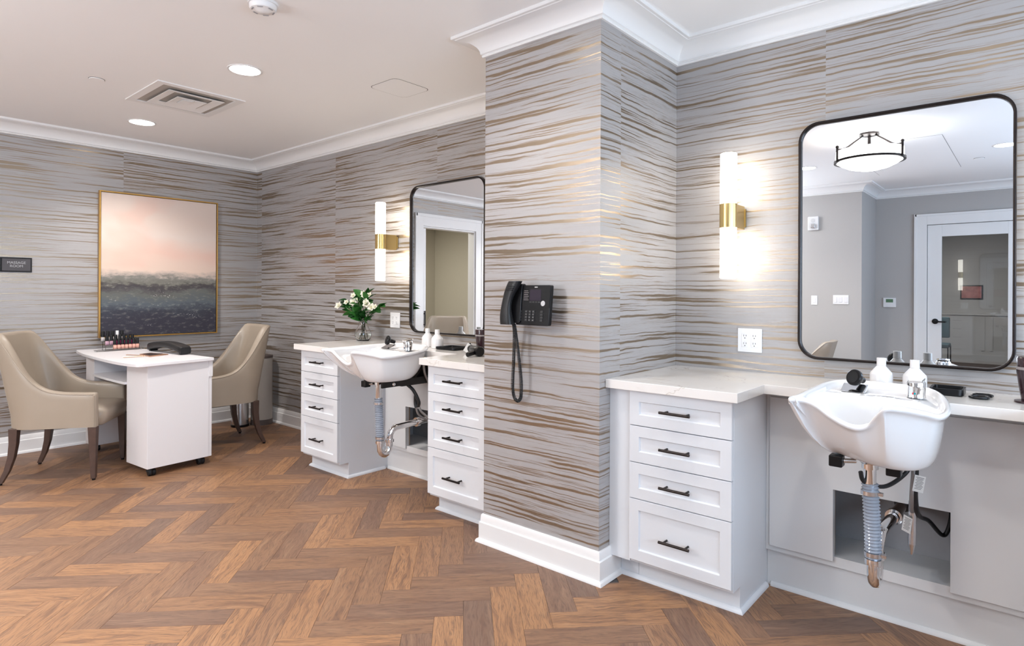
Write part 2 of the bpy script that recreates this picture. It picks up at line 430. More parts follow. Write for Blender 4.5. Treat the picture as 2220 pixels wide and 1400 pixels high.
# crown moulding and baseboards swept along the wall line (interior on the right of travel)
def sweep(path, prof, closed):
    n = len(path); rings = []
    for i, p in enumerate(path):
        def nrm(a, b):
            d = Vector((b[0]-a[0], b[1]-a[1])).normalized(); return Vector((d.y, -d.x))
        ns = []
        if closed or i > 0: ns.append(nrm(path[i-1], p))
        if closed or i < n-1: ns.append(nrm(p, path[(i+1) % n]))
        o = ns[0] if len(ns) == 1 else (ns[0]+ns[1])/(1+ns[0].dot(ns[1]))
        rings.append([(p[0]+o.x*d, p[1]+o.y*d, z) for d, z in prof])
    if closed: rings.append(rings[0])
    return G().loft(rings, True, not closed, not closed)
loop = [(XL,B1),(XL,YW),(XCL,YW),(XCL,YC),(XC,YC),(XC,YW),(XR,YW),(XR,B2),(XJ,B2),(XJ,B1)]
cove = [(.020+.090*(1-math.cos(a)), 2.533+.067*math.sin(a)) for a in [PI/2*k/8 for k in range(9)]]
crown = [(0,ZC),(.012,ZC),(.015,ZC+.006),(.012,ZC+.012),(.022,ZC+.016)] + cove + [(.112,2.600),(.115,2.603),(.128,2.603),(.130,2.605),(.130,ZCEIL-.0005),(0,ZCEIL-.0005)]
struct('trim_1', sweep(loop, crown, True), M['trim'], ang=25)
base = [(0,0),(.016+.016,0),(.0315,.006),(.028,.014),(.020,.018),(.018,.020),(.018,.101),(.011,.105),(.010,.136),(.006,.143),(0,.143)]
struct('baseboard_left', sweep([(XL,.93),(XL,YW),(-4.10,YW)], base, False), M['trim'], ang=30)
struct('baseboard_pier', sweep([(XCL,2.4915),(XCL,YC),(XC,YC),(XC,2.4915)], base, False), M['trim'], ang=30)
struct('baseboard_front', sweep([(DX0-.13,B2),(XJ,B2),(XJ,B1),(XL,B1),(XL,-.32)], base, False), M['trim'], ang=30)
struct('baseboard_right', sweep([(XR,YW),(XR,B2),(DX1+.13,B2)], base, False), M['trim'], ang=30)
# floor: sub-floor and herringbone planks as parts
fl = struct('floor', G().box(XL-T, B2-T, -.06, XR+T, YW+T, -.0045), M['shadowgap'])
W_, L_ = .1160, .464
A0, B0 = -.232, 2.690
def clip(poly, ax, val, keep_gt):
    out = []
    for i in range(len(poly)):
        p, q = poly[i], poly[(i+1) % len(poly)]
        ip = (p[ax] > val) == keep_gt; iq = (q[ax] > val) == keep_gt
        if ip: out.append(p)
        if ip != iq:
            t = (val-p[ax])/(q[ax]-p[ax]); out.append(tuple(p[k]+(q[k]-p[k])*t for k in range(len(p))))
    return out
planks = []
R2 = math.sqrt(.5)
for k in range(-60, 60):
    for r in range(-8, 8):
        for kind in (0, 1):
            a, b = A0 + k*W_ + r*8*W_, B0 + k*W_
            e = .00035
            if kind == 0: a0, a1, b0, b1 = a+e, a+L_-e, b+e, b+W_-e
            else: a0, a1, b0, b1 = a+e, a+W_-e, b+W_+e, b+W_+L_-e
            pl = []
            for aa, bb in ((a0,b0),(a1,b0),(a1,b1),(a0,b1)):
                uu, vv = (aa-a0, bb-b0) if kind == 0 else (bb-b0, aa-a0)
                pl.append(((aa-bb)*R2, (aa+bb)*R2, uu, vv))
            for ax, val, gt in ((0,XL+.001,True),(0,XR-.001,False),(1,B2+.001,True),(1,YW-.001,False)):
                if pl: pl = clip(pl, ax, val, gt)
            if len(pl) < 3: continue
            cx_ = sum(p[0] for p in pl)/len(pl); cy_ = sum(p[1] for p in pl)/len(pl)
            if cx_ < XJ and cy_ < B1-.05: continue
            if XCL+.08 < cx_ < XC-.08 and cy_ > YC+.12: continue
            # size it shows in the photograph
            seen = 0; pp = []
            for x, y, *_ in pl:
                d = -x*sn + y*cs
                if d < .3: pp = None; break
                pp.append((PX+F_PX*(x*cs+y*sn)/d, PY+F_PX*EYE/d))
            if pp:
                qx = sum(p[0] for p in pp)/len(pp); qy = sum(p[1] for p in pp)/len(pp)
                if -60 < qx < 2280 and qy < 1460 and not (cy_ > 2.86 and cx_ > -4.1) and not (cx_ > -1.45 and cy_ > 2.80):
                    seen = abs(sum(pp[i][0]*pp[(i+1)%len(pp)][1]-pp[(i+1)%len(pp)][0]*pp[i][1] for i in range(len(pp))))/2
            planks.append((seen, pl))
planks.sort(key=lambda t: -t[0])
def plank_mesh(name, lst):
    vs, fs, uvs, rn = [], [], [], []
    for pl, rv in lst:
        n = len(pl); o = len(vs)
        cx_ = sum(p[0] for p in pl)/n; cy_ = sum(p[1] for p in pl)/n
        def inset(p):
            d = Vector((cx_-p[0], cy_-p[1])); d = d.normalized()*.0009; return (p[0]+d.x, p[1]+d.y)
        vs += [(p[0], p[1], -.005) for p in pl] + [(p[0], p[1], -.0006) for p in pl] + [(*inset(p), 0.0) for p in pl]
        fs.append(tuple(range(o+2*n, o+3*n)))
        for lv in (0, n):
            for i in range(n):
                j = (i+1) % n; fs.append((o+lv+i, o+lv+j, o+lv+n+j, o+lv+n+i))
        u_ = [(p[2], p[3]) for p in pl]
        uvs += u_*3; rn += [rv]*(3*n)
    me = bpy.data.meshes.new(name); me.from_pydata(vs, [], fs); me.update()
    # polygon winding of clipped pieces may be either way: make tops face up
    if me.polygons[0].normal.z < 0: me.flip_normals()
    uvl = me.uv_layers.new(name='UVMap')
    at = me.attributes.new('rnd', 'FLOAT', 'POINT'); at.data.foreach_set('value', rn)
    for lp in me.loops: uvl.data[lp.index].uv = uvs[lp.vertex_index]
    me.materials.append(M['plank'])
    o = bpy.data.objects.new(name, me); COL.objects.link(o); o.parent = fl
    return o
for i, (s_, pl) in enumerate(planks[:298]):
    plank_mesh('plank', [(pl, random.random())])
rest = plank_mesh('plank_field', [(pl, random.random()) for s_, pl in planks[298:]])
rest['kind'] = 'stuff'
# ceiling fixtures ------------------------------------------------------------------
def downlight(x, y, label, group=None, dim=1.0):
    t = thing('recessed_light', label, 'ceiling light', (x, y, ZCEIL), 0, group)
    obj('trim_ring', G().lathe([(.086,ZCEIL-.0002),(.099,ZCEIL-.0004),(.0985,ZCEIL-.004),(.092,ZCEIL-.006),(.086,ZCEIL-.004)], (x,y,0), 40), M['trim'], t)
    obj('lens', G().lathe([(.0,ZCEIL-.0026),(.087,ZCEIL-.0026),(.087,ZCEIL-.0001),(.0,ZCEIL-.0001)], (x,y,0), 40), M['down'], t)
    l = bpy.data.lights.new('downlight_lamp', 'SPOT'); l.energy = DOWNLIGHT_W*dim; l.color = WARM; l.spot_size = math.radians(124); l.spot_blend = .75; l.shadow_soft_size = .05
    o = bpy.data.objects.new('downlight_lamp', l); COL.objects.link(o); o.location = (x, y, ZCEIL-.03)
downlight(-3.60, 1.735, 'recessed downlight between the air diffuser and the smoke detector')
downlight(-5.35, 1.755, 'recessed downlight over the manicure table, nearest the seascape wall')
downlight(-1.85, 1.735, 'recessed downlight in front of the wallpapered pier', dim=.5)
downlight(-.20, 1.735, 'recessed downlight in front of the right-hand shampoo basin', dim=.42)
downlight(-1.84, -.79, 'recessed downlight shown at the left edge of the large mirror')
downlight(-.20, -.80, 'recessed downlight shown at the right edge of the large mirror')
downlight(-3.60, -.79, 'recessed downlight in the ceiling behind the manicure corner, nearer the entry')
downlight(-5.35, -.79, 'recessed downlight in front of the massage room door')
# air diffuser
vx0, vx1, vy0, vy1 = -4.78, -4.185, 1.463, 2.022
t = thing('air_diffuser', 'white square ceiling air diffuser with stepped louvres', 'vent', ((vx0+vx1)/2, (vy0+vy1)/2, ZCEIL))
def ring_frame(g, x0, y0, x1, y1, wd, z0, z1, slope=0):
    o = [(x0,y0),(x1,y0),(x1,y1),(x0,y1)]; i = [(x0+wd,y0+wd),(x1-wd,y0+wd),(x1-wd,y1-wd),(x0+wd,y1-wd)]
    vs = [(*p,z0) for p in o]+[(*p,z0+slope) for p in i]+[(*p,z1) for p in o]+[(*p,z1+slope) for p in i]
    fs = []
    for k in range(4):
        j = (k+1) % 4
        fs += [(k,j,4+j,4+k),(8+k,12+k,12+j,8+j),(k,8+k,8+j,j),(4+k,4+j,12+j,12+k)]
    return g.add(vs, fs)
g = G(); ring_frame(g, vx0, vy0, vx1, vy1, .05, ZCEIL-.007, ZCEIL-.0003); obj('frame', g, M['trim'], t)
obj('throat_shade', G().box(vx0+.05, vy0+.05, ZCEIL-.0012, vx1-.05, vy1-.05, ZCEIL-.0004), M['bin_and_vent_shade'], t)  # flat plate; its mid tone stands in for shade deep in the vent
for k, (ins, z) in enumerate(((.10, .012), (.185, .020))):
    g = G(); ring_frame(g, vx0+ins, vy0+ins, vx1-ins, vy1-ins, .055, ZCEIL-z-.006, ZCEIL-z-.003, .010); obj('louvre', g, M['trim'], t)
obj('centre_plate', G().box(vx0+.245, vy0+.245, ZCEIL-.020, vx1-.245, vy1-.245, ZCEIL-.012), M['trim'], t)
# smoke detector
x, y = -2.70, 1.384
t = thing('smoke_detector', 'round white smoke detector on the ceiling', 'smoke detector', (x, y, ZCEIL))
obj('base', G().lathe([(.0,ZCEIL-.0004),(.066,ZCEIL-.0004),(.066,ZCEIL-.012),(.0,ZCEIL-.012)], (x,y,0), 32), M['outlet'], t)
obj('cover', G().lathe([(.060,ZCEIL-.012),(.060,ZCEIL-.026),(.054,ZCEIL-.034),(.030,ZCEIL-.038),(.022,ZCEIL-.044),(.0,ZCEIL-.045)], (x,y,0), 32), M['outlet'], t)
for k in range(6):
    a = k*PI/3+.3
    obj('slot', G().box(-.012,-.003,-.001,.012,.003,.001).xf(Matrix.Translation((x+.046*math.cos(a), y+.046*math.sin(a), ZCEIL-.0365)) @ Matrix.Rotation(a+PI/2, 4, 'Z')), M['cavity'], t)
def cover_disc(x, y, label):
    t = thing('sprinkler_cover', label, 'sprinkler', (x, y, ZCEIL))
    obj('plate', G().lathe([(0,ZCEIL-.006),(.040,ZCEIL-.006),(.042,ZCEIL-.004),(.042,ZCEIL-.002),(0,ZCEIL-.002)], (x,y,0), 28), M['ceil'], t)
    obj('shadow_ring', G().lathe([(0,ZCEIL-.002),(.044,ZCEIL-.002),(.044,ZCEIL-.0003),(0,ZCEIL-.0003)], (x,y,0), 28), M['shadowgap'], t)
cover_disc(-4.477, 1.212, 'small round ceiling sprinkler cover left of the air diffuser')
cover_disc(-.42, -1.335, 'small round ceiling sprinkler cover shown only in the large mirror')
def hatch(x0, y0, x1, y1, r, label):
    t = thing('access_hatch', label, 'hatch', ((x0+x1)/2, (y0+y1)/2, ZCEIL))
    obj('gap', G().prism(rrect(x0,y0,x1,y1,r), ZCEIL-.0008, ZCEIL-.0003), M['shadowgap'], t)
    obj('door_leaf', G().prism(rrect(x0+.003,y0+.003,x1-.003,y1-.003,r), ZCEIL-.0016, ZCEIL-.0009), M['ceil'], t)
    return t
hatch(-3.285, 2.395, -3.012, 2.69, .045, 'flush rounded ceiling access hatch above the left vanity')
hatch(-1.33, -1.72, -.59, -.02, .006, 'large square flush ceiling panel beside the pendant, shown in the mirror')
# sconces ------------------------------------------------------------------
def sconce(xc, zc_, label):
    y = 2.935
    t = thing('wall_sconce', label, 'wall lamp', (xc, YW-.002, zc_))
    obj('upper_tube', G().lathe([(0,zc_+.303),(.035,zc_+.303),(.0385,zc_+.299),(.0385,zc_+.055),(0,zc_+.055)], (xc,y,0), 32), M['lamp'], t, label='lit white opal glass tube')
    obj('lower_tube', G().lathe([(0,zc_-.303),(.035,zc_-.303),(.0385,zc_-.299),(.0385,zc_-.055),(0,zc_-.055)], (xc,y,0), 32), M['lamp'], t, label='lit white opal glass tube')
    obj('band', G().lathe([(0,zc_-.058),(.0415,zc_-.058),(.0415,zc_+.058),(0,zc_+.058)], (xc,y,0), 32), M['brass'], t)
    obj('arm_box', G().box(xc-.030, y+.02, zc_-.058, xc+.030, YW-.014, zc_+.058), M['brass'], t, bevel=.002)
    obj('wall_plate', G().box(xc-.034, YW-.014, zc_-.045, xc+.034, YW-.002, zc_+.045), M['brass'], t)
sconce(-1.133, 1.672, 'two-tube brass sconce on the wall beside the large right mirror')
sconce(-3.86, 1.682, 'two-tube brass sconce on the wall above the vase of white flowers')
sconce(.229, 1.672, 'two-tube brass sconce on the wall at the far right end of the right counter')
sconce(-2.66, 1.682, 'two-tube brass sconce on the wall just behind the wallpapered pier')
# mirrors ------------------------------------------------------------------
def wall_mirror(x0, x1, z0, z1, label):
    t = thing('wall_mirror', label, 'mirror', ((x0+x1)/2, YW-.002, z0))
    fn = lambda u, v, s_: (u, s_, v)
    g = G()
    prof = [(-.002,YW-.029),(.0,YW-.031),(.007,YW-.031),(.009,YW-.029),(.009,YW-.003),(-.002,YW-.003)]
    out = rrect(x0,z0,x1,z1,.085,10); n = len(out); rings = []
    cx_, cz_ = (x0+x1)/2, (z0+z1)/2
    for d, yy in prof:
        rings.append([(u, yy, v) for u, v in rrect(x0+d,z0+d,x1-d,z1-d,.085-d,10)])
    rings.append(rings[0]); g.loft(rings, True, False, False)
    obj('frame', g, M['bronze'], t, ang=50)
    obj('mirror_glass', G().prism(rrect(x0+.008,z0+.008,x1-.008,z1-.008,.078,10), YW-.014, YW-.006, fn), M['mirror'], t, smooth=False)
wall_mirror(-.846, -.058, .996, 2.088, 'large black-framed mirror with rounded corners above the right basin')
wall_mirror(-3.655, -2.867, .988, 2.098, 'black-framed rounded mirror above the left basin, partly behind the pier')
# outlets ------------------------------------------------------------------
def plate_y(name, label, cat, x0, x1, z0, z1, y, face, kind):
    """wall plate on a wall parallel to X; face = -1 faces -Y, +1 faces +Y"""
    t = thing(name, label, cat, ((x0+x1)/2, y, (z0+z1)/2))
    d = .006*face
    obj('cover_plate', G().box(x0, y+.0004*face, z0, x1, y+d, z1), M['outlet'], t, bevel=.002)
    if kind == 'duplex':
        for cx_ in ((x0+x1)/2-.023, (x0+x1)/2+.023):
            rcp = obj('receptacle', G().box(cx_-.0165, y+d, (z0+z1)/2-.034, cx_+.0165, y+d+.002*face, (z0+z1)/2+.034), M['outlet'], t, bevel=.001)
            for cz_ in ((z0+z1)/2-.019, (z0+z1)/2+.019):
                e = y+d+.002*face
                for sx, hh in ((-.006,.0045),(.006,.0035)):
                    obj('slot', G().box(cx_+sx-.001, e, cz_+.004-hh, cx_+sx+.001, e+.0005*face, cz_+.004+hh), M['slot'], rcp)
                obj('ground_hole', G().box(cx_-.0022, e, cz_-.010, cx_+.0022, e+.0005*face, cz_-.006), M['slot'], rcp)
    elif kind == 'switch':
        n = max(1, round((x1-x0)/.055))
        for k in range(n):
            cx_ = x0+(x1-x0)*(k+.5)/n
            obj('rocker', G().box(cx_-.015, y+d, (z0+z1)/2-.032, cx_+.015, y+d+.004*face, (z0+z1)/2+.032), M['white'], t, bevel=.001)
    return t
plate_y('wall_outlet', 'white four-socket outlet plate on the wall right of the brass sconce base', 'outlet', -1.138, -1.019, 1.004, 1.122, YW, -1, 'duplex')
plate_y('wall_outlet', 'white four-socket outlet plate beside the vase of flowers', 'outlet', -3.918, -3.799, 1.009, 1.129, YW, -1, 'duplex')
# drawer cabinets ------------------------------------------------------------------
YF = 2.398
ZR = [.868, .714, .552, .392, .120]
def shaker(g, x0, x1, z0, z1, y):
    fw, rc, ch = .046, .009, .004
    o = [(x0,z0),(x1,z0),(x1,z1),(x0,z1)]
    i1 = [(x0+fw,z0+fw),(x1-fw,z0+fw),(x1-fw,z1-fw),(x0+fw,z1-fw)]
    i2 = [(x0+fw+ch,z0+fw+ch),(x1-fw-ch,z0+fw+ch),(x1-fw-ch,z1-fw-ch),(x0+fw+ch,z1-fw-ch)]
    rings = [[(u,y+.019,v) for u, v in o],[(u,y+.001,v) for u, v in o],[(u+(.001 if u==x0 else -.001),y,v+(.001 if v==z0 else -.001)) for u, v in o],
             [(u,y,v) for u, v in i1],[(u,y+rc,v) for u, v in i2]]
    return g.loft(rings)
def cabinet(x0, x1, label, filler=None):
    t = thing('drawer_cabinet', label, 'cabinet', ((x0+x1)/2, 2.7, 0), 0, 'white drawer cabinets under the quartz counters')
    prof = [(YF+.021,.105),(YF+.021,.8675),(YW-.004,.8675),(YW-.004,.0),(2.492,.0),(2.492,.105)]
    g = G().prism(prof, x0, x1, lambda u, v, s_: (s_, u, v)); obj('carcass', g, M['cab'], t, bevel=.0015)
    for k in range(4):
        z1, z0 = ZR[k]-.0018, ZR[k+1]+.0018
        d = obj('drawer_front', shaker(G(), x0+.0015, x1-.0015, z0, z1, YF), M['cab'], t, ang=20)
        cx_, cz_ = (x0+x1)/2-.003, (z0+z1)/2 - (.012 if k == 3 else 0)
        h = G().tube([(cx_-.068,YF-.030,cz_),(cx_+.068,YF-.030,cz_)], .006, 12)
        for s_ in (-.048,.048): h.tube([(cx_+s_,YF-.030,cz_),(cx_+s_,YF+.0085,cz_)], .0045, 10)
        obj('bar_handle', h, M['bronze'], d, label='dark bronze bar handle')
    shoe = [(x0-.0005,2.492),(x1+.0005,2.492)]
    q = [(0,0),(.016,0),(.0155,.006),(.011,.013),(.004,.018),(0,.018)]
    p = [(x1+.0004,2.80),(x1+.0004,2.4915),(x0-.0004,2.4915),(x0-.0004,2.80)]
    obj('shoe_molding', sweep(p[::-1], q, False), M['cab'], t, ang=30)
    if filler:
        fx = filler[1] if filler[1] < -2 else filler[0]
        ex_ = (x1+.001, XCL-.034) if fx < -2 else (XC+.0185, x0-.001)
        obj('toe_return', G().box(ex_[0], 2.492, 0, ex_[1], 2.51, .104), M['cab'], t)
        obj('toe_shoe', sweep([(ex_[0],2.492),(ex_[1],2.492)], q, False), M['cab'], t, ang=30)
    if filler: obj('filler_strip', G().box(filler[0], YF+.016, .105, filler[1], YF+.034, .8675), M['cab'], t)
cabinet(-1.366, -.907, 'white shaker drawer cabinet immediately right of the wallpapered pier', (XC+.001, -1.3675))
cabinet(.013, .472, 'white shaker drawer cabinet at the far right end of the right counter')
cabinet(-4.087, -3.622, 'white shaker drawer cabinet left of the left basin, below the flowers')
cabinet(-2.700, -2.240, 'white shaker drawer cabinet between the left basin and the pier', (-2.2385, XCL-.034))
# knee panels ------------------------------------------------------------------
def knee_panel(x0, x1, o0, o1, oz, label):
    t = thing('knee_panel', label, 'panel', ((x0+x1)/2, 2.85, 0), 0, 'knee panels below the basins')
    x0 += .0008; x1 -= .0008
    fn = lambda u, v, s_: (u, s_, v)
    obj('face_panel', G().prism([(x0+.018,.188),(o0,.188),(o0,oz),(o1,oz),(o1,.188),(x1-.018,.188),(x1-.018,.842),(x0+.018,.842)], 2.790, 2.8035, fn), M['panel'], t, bevel=.0015)
    g = G(); g.box(x0,2.804,.163,x1,2.822,.205); g.box(x0,2.804,.205,o0,2.822,.867); g.box(o1,2.804,.205,x1,2.822,.867); g.box(o0,2.804,oz,o1,2.822,.867)
    obj('frame_rail', g, M['panel'], t)
    obj('toe_board', G().box(x0,2.826,0,x1,2.840,.163), M['panel'], t)
    q = [(0,0),(.016,0),(.0155,.006),(.011,.013),(.004,.018),(0,.018)]
    obj('shoe_molding', sweep([(x0+.017,2.826),(x1-.017,2.826)], q, False), M['panel'], t, ang=30)
    obj('cavity_shelf', G().box(x0+.001,2.8225,.188,x1-.001,3.066,.2045), M['panel'], t)
    obj('cavity_back', G().box(x0+.001,3.067,.190,x1-.001,3.081,.866), M['cavity'], t)
    for s0, s1 in ((o0-.006,o0-.0005),(o1+.0005,o1+.006)):
        obj('cut_edge', G().box(s0,2.8225,.2055,s1,2.832,oz), M['mdf'], t, label='raw brown board edge of the cut-out')
knee_panel(-.907, .013, -.633, -.237, .486, 'white knee panel with a square cut-out behind the right basin pipes')
knee_panel(-3.622, -2.700, -3.375, -2.99, .486, 'white knee panel with a cut-out behind the left basin pipes')
# countertops ------------------------------------------------------------------
YE, YB, ZT = 2.374, 2.682, .908
def counter(poly, x, label):
    o = obj('countertop', G().prism([(u-x, v-2.7) for u, v in poly], -.0395, 0), M['quartz'], bevel=.002)
    o.location = (x, 2.7, ZT); tag(o, label, 'countertop')
e = .001
counter([(XC+e,YW-e),(XC+e,YE),(-.878,YE),(-.878,YB),(-.016,YB),(-.016,YE),(.51,YE),(.51,YW-e)], -.5, 'white veined quartz counter right of the pier, notched around the right basin')
counter([(-4.150,YW-e),(-4.150,YE),(-3.59,YE),(-3.59,YB),(-2.752,YB),(-2.752,YE),(XCL-e,YE),(XCL-e,YW-e)], -3.2, 'white veined quartz counter left of the pier, holding the vase of flowers')
# shampoo basins ------------------------------------------------------------------
RIM = [(-.210,-.043,.945),(-.171,-.010,.941),(-.132,-.006,.926),(-.095,.002,.898),(-.051,.008,.874),(-.016,.010,.866),(.014,.018,.874),(.038,.006,.906),(.072,-.020,.943),(.115,.020,.940),(.165,.070,.927),(.207,.120,.914),
       (.219,.247,.917),(.190,.430,.930),(.147,.518,.942),(.092,.545,.947),(-.009,.540,.950),(-.115,.535,.950),(-.180,.500,.949),(-.208,.400,.948),(-.210,.200,.946),(-.206,.040,.945)]
def basin(X0, Y0, dz, zb, pdx, label):
    t = thing('shampoo_basin', label, 'basin', (X0, Y0+.25, .70), 0, 'white porcelain shampoo basins')
    P = catmull([(X0+a, Y0+b, c+dz) for a, b, c in RIM], 5, True); n = len(P)
    cx_, cy_ = X0+.01, Y0+.25
    def inward(i, d):
        tg = (P[(i+1)%n]-P[i-1]); nr = Vector((-tg.y, tg.x, 0)).normalized()   # loop runs counter-clockwise: left normal is inside
        return P[i] + nr*d
    def ring_in(d, dz_, cl=None):
        out = []
        for i in range(n):
            p = inward(i, d); p.z += dz_
            out.append(p)
        return out
    def bot(i, zb, sx=.142, sy=.140):
        v = Vector((P[i].x-cx_, P[i].y-cy_)); a = math.atan2(v.y/.27, v.x/.21)
        return Vector((X0+.015+sx*math.cos(a), Y0+.285+sy*math.sin(a)-.085*math.cos(a)*max(0, -math.sin(a)), zb))
    rings = []
    for s_ in [1, .93, .84, .72, .58, .43, .28, .14, .04]:            # outside wall from the bottom up
        r = []
        for i in range(n):
            top = inward(i, .014); b = bot(i, zb)
            hz = math.sin(s_*PI/2); hx = 1-math.cos(s_*PI/2)
            fr = max(0, min(1, (cy_+.10-P[i].y)/.36))
            hx = hx*.50 + s_*.50
            fr = fr*fr*(3-2*fr); hy = hx*(1-fr) + s_**1.02*fr
            r.append((top.x+(b.x-top.x)*hx, top.y+(b.y-top.y)*hy, (top.z-.026)+(b.z-top.z+.026)*hz))
        r = [(x, min(y, YB-.009), z) for x, y, z in r]          # the back wall stays clear of the counter edge
        rings.append(r)
    for d, z_ in ((.010,-.022),(.0,-.018),(-.002,-.010),(.001,-.003),(.008,.0),(.015,-.002),(.021,-.008)):
        rings.append([tuple(q) for q in ring_in(d, z_)])
    # inside: deck at the back, bowl in front
    def inside(i, s_, zf):
        q = inward(i, .024); ym = Y0+.315
        yy = q.y
        deck = Vector((q.x, min(yy, ym), q.z-.028 if yy < ym else min(q.z-.028, .921+dz)))
        bo = bot(i, zf, .112, .100)
        fr = max(0, min(1, (cy_+.10-P[i].y)/.36)); fr = fr*fr*(3-2*fr)
        hx = 1-math.cos(s_*PI/2); hz = math.sin(s_*PI/2)
        hx = hx*.55 + s_*.45; hy = hx*(1-fr) + s_**.95*fr
        return (deck.x+(bo.x-deck.x)*hx, deck.y+(bo.y-deck.y)*hy, deck.z+(bo.z-deck.z)*hz)
    def deckpt(i):
        q = inward(i, .026); q.z -= .022
        if q.y > Y0+.315: q.z = min(q.z, .924+dz)
        return tuple(q)
    rings.append([deckpt(i) for i in range(n)])
    for s_ in (0.0, .12, .28, .46, .64, .82, 1.0): rings.append([inside(i, s_, zb+.052) for i in range(n)])
    rings.append([(X0+(p[0]-X0)*.45, Y0+.25+(p[1]-Y0-.25)*.45, zb+.046) for p in rings[-1]])
    rings.append([(X0+.024*math.cos(2*PI*i/n), Y0+.25+.024*math.sin(2*PI*i/n), zb+.042) for i in range(n)])
    obj('bowl', G().loft(rings), M['porcelain'], t, ang=75)
    zd = .924+dz
    # hand spray on its chrome wedge
    ax, ay = X0-.095, Y0+.385
    fn = lambda u, v, s_: (s_, u, v)
    obj('spray_rest', G().prism([(ay-.034,zd),(ay+.034,zd),(ay+.030,zd+.026)], ax-.042, ax+.042, fn), M['chrome'], t, bevel=.002, label='polished chrome spray rest')
    hd = Vector((-.35,-.80,.25)).normalized()
    hp = Vector((ax+.004, ay-.004, zd+.052))
    g = G().lathe([(0,-.046),(.012,-.046),(.013,-.015),(.028,-.006),(.031,.0),(.031,.010),(.027,.014),(0,.0145)], (0,0,0), 24)
    sp = obj('hand_spray', g.xf(Matrix.Translation(hp) @ hd.to_track_quat('Z','Y').to_matrix().to_4x4()), M['black'], t, label='round black spray head')
    obj('spray_face', G().lathe([(0,.0146),(.022,.0146),(.022,.016),(0,.016)], (0,0,0), 20).xf(Matrix.Translation(hp) @ hd.to_track_quat('Z','Y').to_matrix().to_4x4()), M['matte'], sp)
    # mixer
    mx, my = X0+.105, Y0+.385
    mix_ = obj('mixer_tap', G().lathe([(0,zd),(.030,zd),(.0295,zd+.004),(.028,zd+.034),(.030,zd+.052),(.026,zd+.060),(0,zd+.062)], (mx,my,0), 28), M['chrome'], t, label='chrome mixer tap')
    obj('lever', G().prism([(-.020,-.032),(.020,-.032),(.026,.015),(.012,.034),(-.012,.034),(-.026,.015)], 0, .009).xf(Matrix.Translation((mx,my,zd+.060)) @ Matrix.Rotation(.18,4,'X')), M['chrome'], mix_, bevel=.002)
    obj('red_mark', G().lathe([(0,0),(.0038,0),(.0038,.001),(0,.001)], (0,0,0), 12).xf(Matrix.Translation((mx-.0055,my-.0292,zd+.016)) @ Matrix.Rotation(PI/2,4,'X')), M['red'], mix_, label='red half of the temperature mark')
    obj('blue_mark', G().lathe([(0,0),(.0038,0),(.0038,.001),(0,.001)], (0,0,0), 12).xf(Matrix.Translation((mx-.001,my-.0298,zd+.016)) @ Matrix.Rotation(PI/2,4,'X')), M['blue'], mix_, label='teal half of the temperature mark')
    obj('overflow_slot', G().lathe([(0,0),(.034,0),(.034,.0015),(0,.0015)], (0,0,0), 24).xf(Matrix.Translation((X0+.012,Y0+.335,zd-.0005)) @ Matrix.Diagonal((1,.16,1,1))), M['chrome'], t, label='slim chrome overflow slot')
    # drain: flange, tailpiece, ribbed hose, trap
    px, py = X0-.008+pdx, Y0+.235
    obj('drain_flange', G().lathe([(0,zb-.018),(.030,zb-.018),(.048,zb-.004),(.048,zb+.001),(0,zb+.001)], (px,py,0), 24), M['chrome'], t)
    obj('tailpiece', G().lathe([(0,.600),(.020,.600),(.020,zb-.036),(.027,zb-.036),(.027,zb-.018),(0,zb-.018)], (px,py,0), 24), M['chrome'], t)
    hp_ = []; rr = []
    zt_, zl = .622, .352; nn = 92
    for k in range(nn+1):
        f = k/nn; hp_.append((px+.010*math.sin(f*PI*.5)+.0, py+.006*f, zt_+(zl-zt_)*f)); rr.append(.0255+.0028*math.sin(f*2*PI*23))
    hs = obj('drain_hose', G().tube(hp_, rr, 18), M['bluehose'], t, ang=70, label='ribbed clear grey-blue drain hose')
    ex, ey = hp_[-1][0], hp_[-1][1]
    for zz in (.590, .372):
        g = G().lathe([(.0268,zz-.007),(.0295,zz-.007),(.0295,zz+.007),(.0268,zz+.007)], ((px if zz > .5 else ex),(py if zz > .5 else ey),0), 24)
        g.box((px if zz>.5 else ex)+.024, (py if zz>.5 else ey)-.010, zz-.005, (px if zz>.5 else ex)+.042, (py if zz>.5 else ey)+.006, zz+.005)
        obj('hose_clamp', g, M['satin'], hs)
    path = [(ex,ey,.365),(ex,ey,.335)]
    for k in range(1, 9):
        a = PI*k/8; path.append((ex, ey+.038*(1-math.cos(a)), .310-.050*math.sin(a)))
    path += [(ex,ey+.076,.338),(ex,ey+.076,.365)]
    for k in range(1, 7):
        a = PI/2*k/6; path.append((ex+.006*k/6, ey+.076+.06*(1-math.cos(a)), .365+.055*math.sin(a)))
    path += [(ex+.02,ey+.30,.430),(ex+.03,3.062,.440)]
    tr = obj('drain_trap', G().tube(path, .0205, 18), M['chrome'], t, ang=60, label='chrome waste trap and arm')
    for c_, d in (((ex,ey,.345),'z'),((ex,ey+.076,.342),'z')):
        obj('slip_nut', G().lathe([(.0206,-.010),(.0275,-.010),(.0285,.0),(.0275,.010),(.0206,.010)], c_, 18), M['chrome'], tr)
    obj('slip_nut', G().lathe([(.0206,-.012),(.030,-.012),(.030,.012),(.0206,.012)], (ex+.02,ey+.29,.4297), 18, 'y'), M['chrome'], tr)
    obj('clean_out_plug', G().lathe([(0,-.068),(.013,-.068),(.013,-.046),(0,-.046)], (ex,ey+.038,.310), 14), M['brass'], tr)
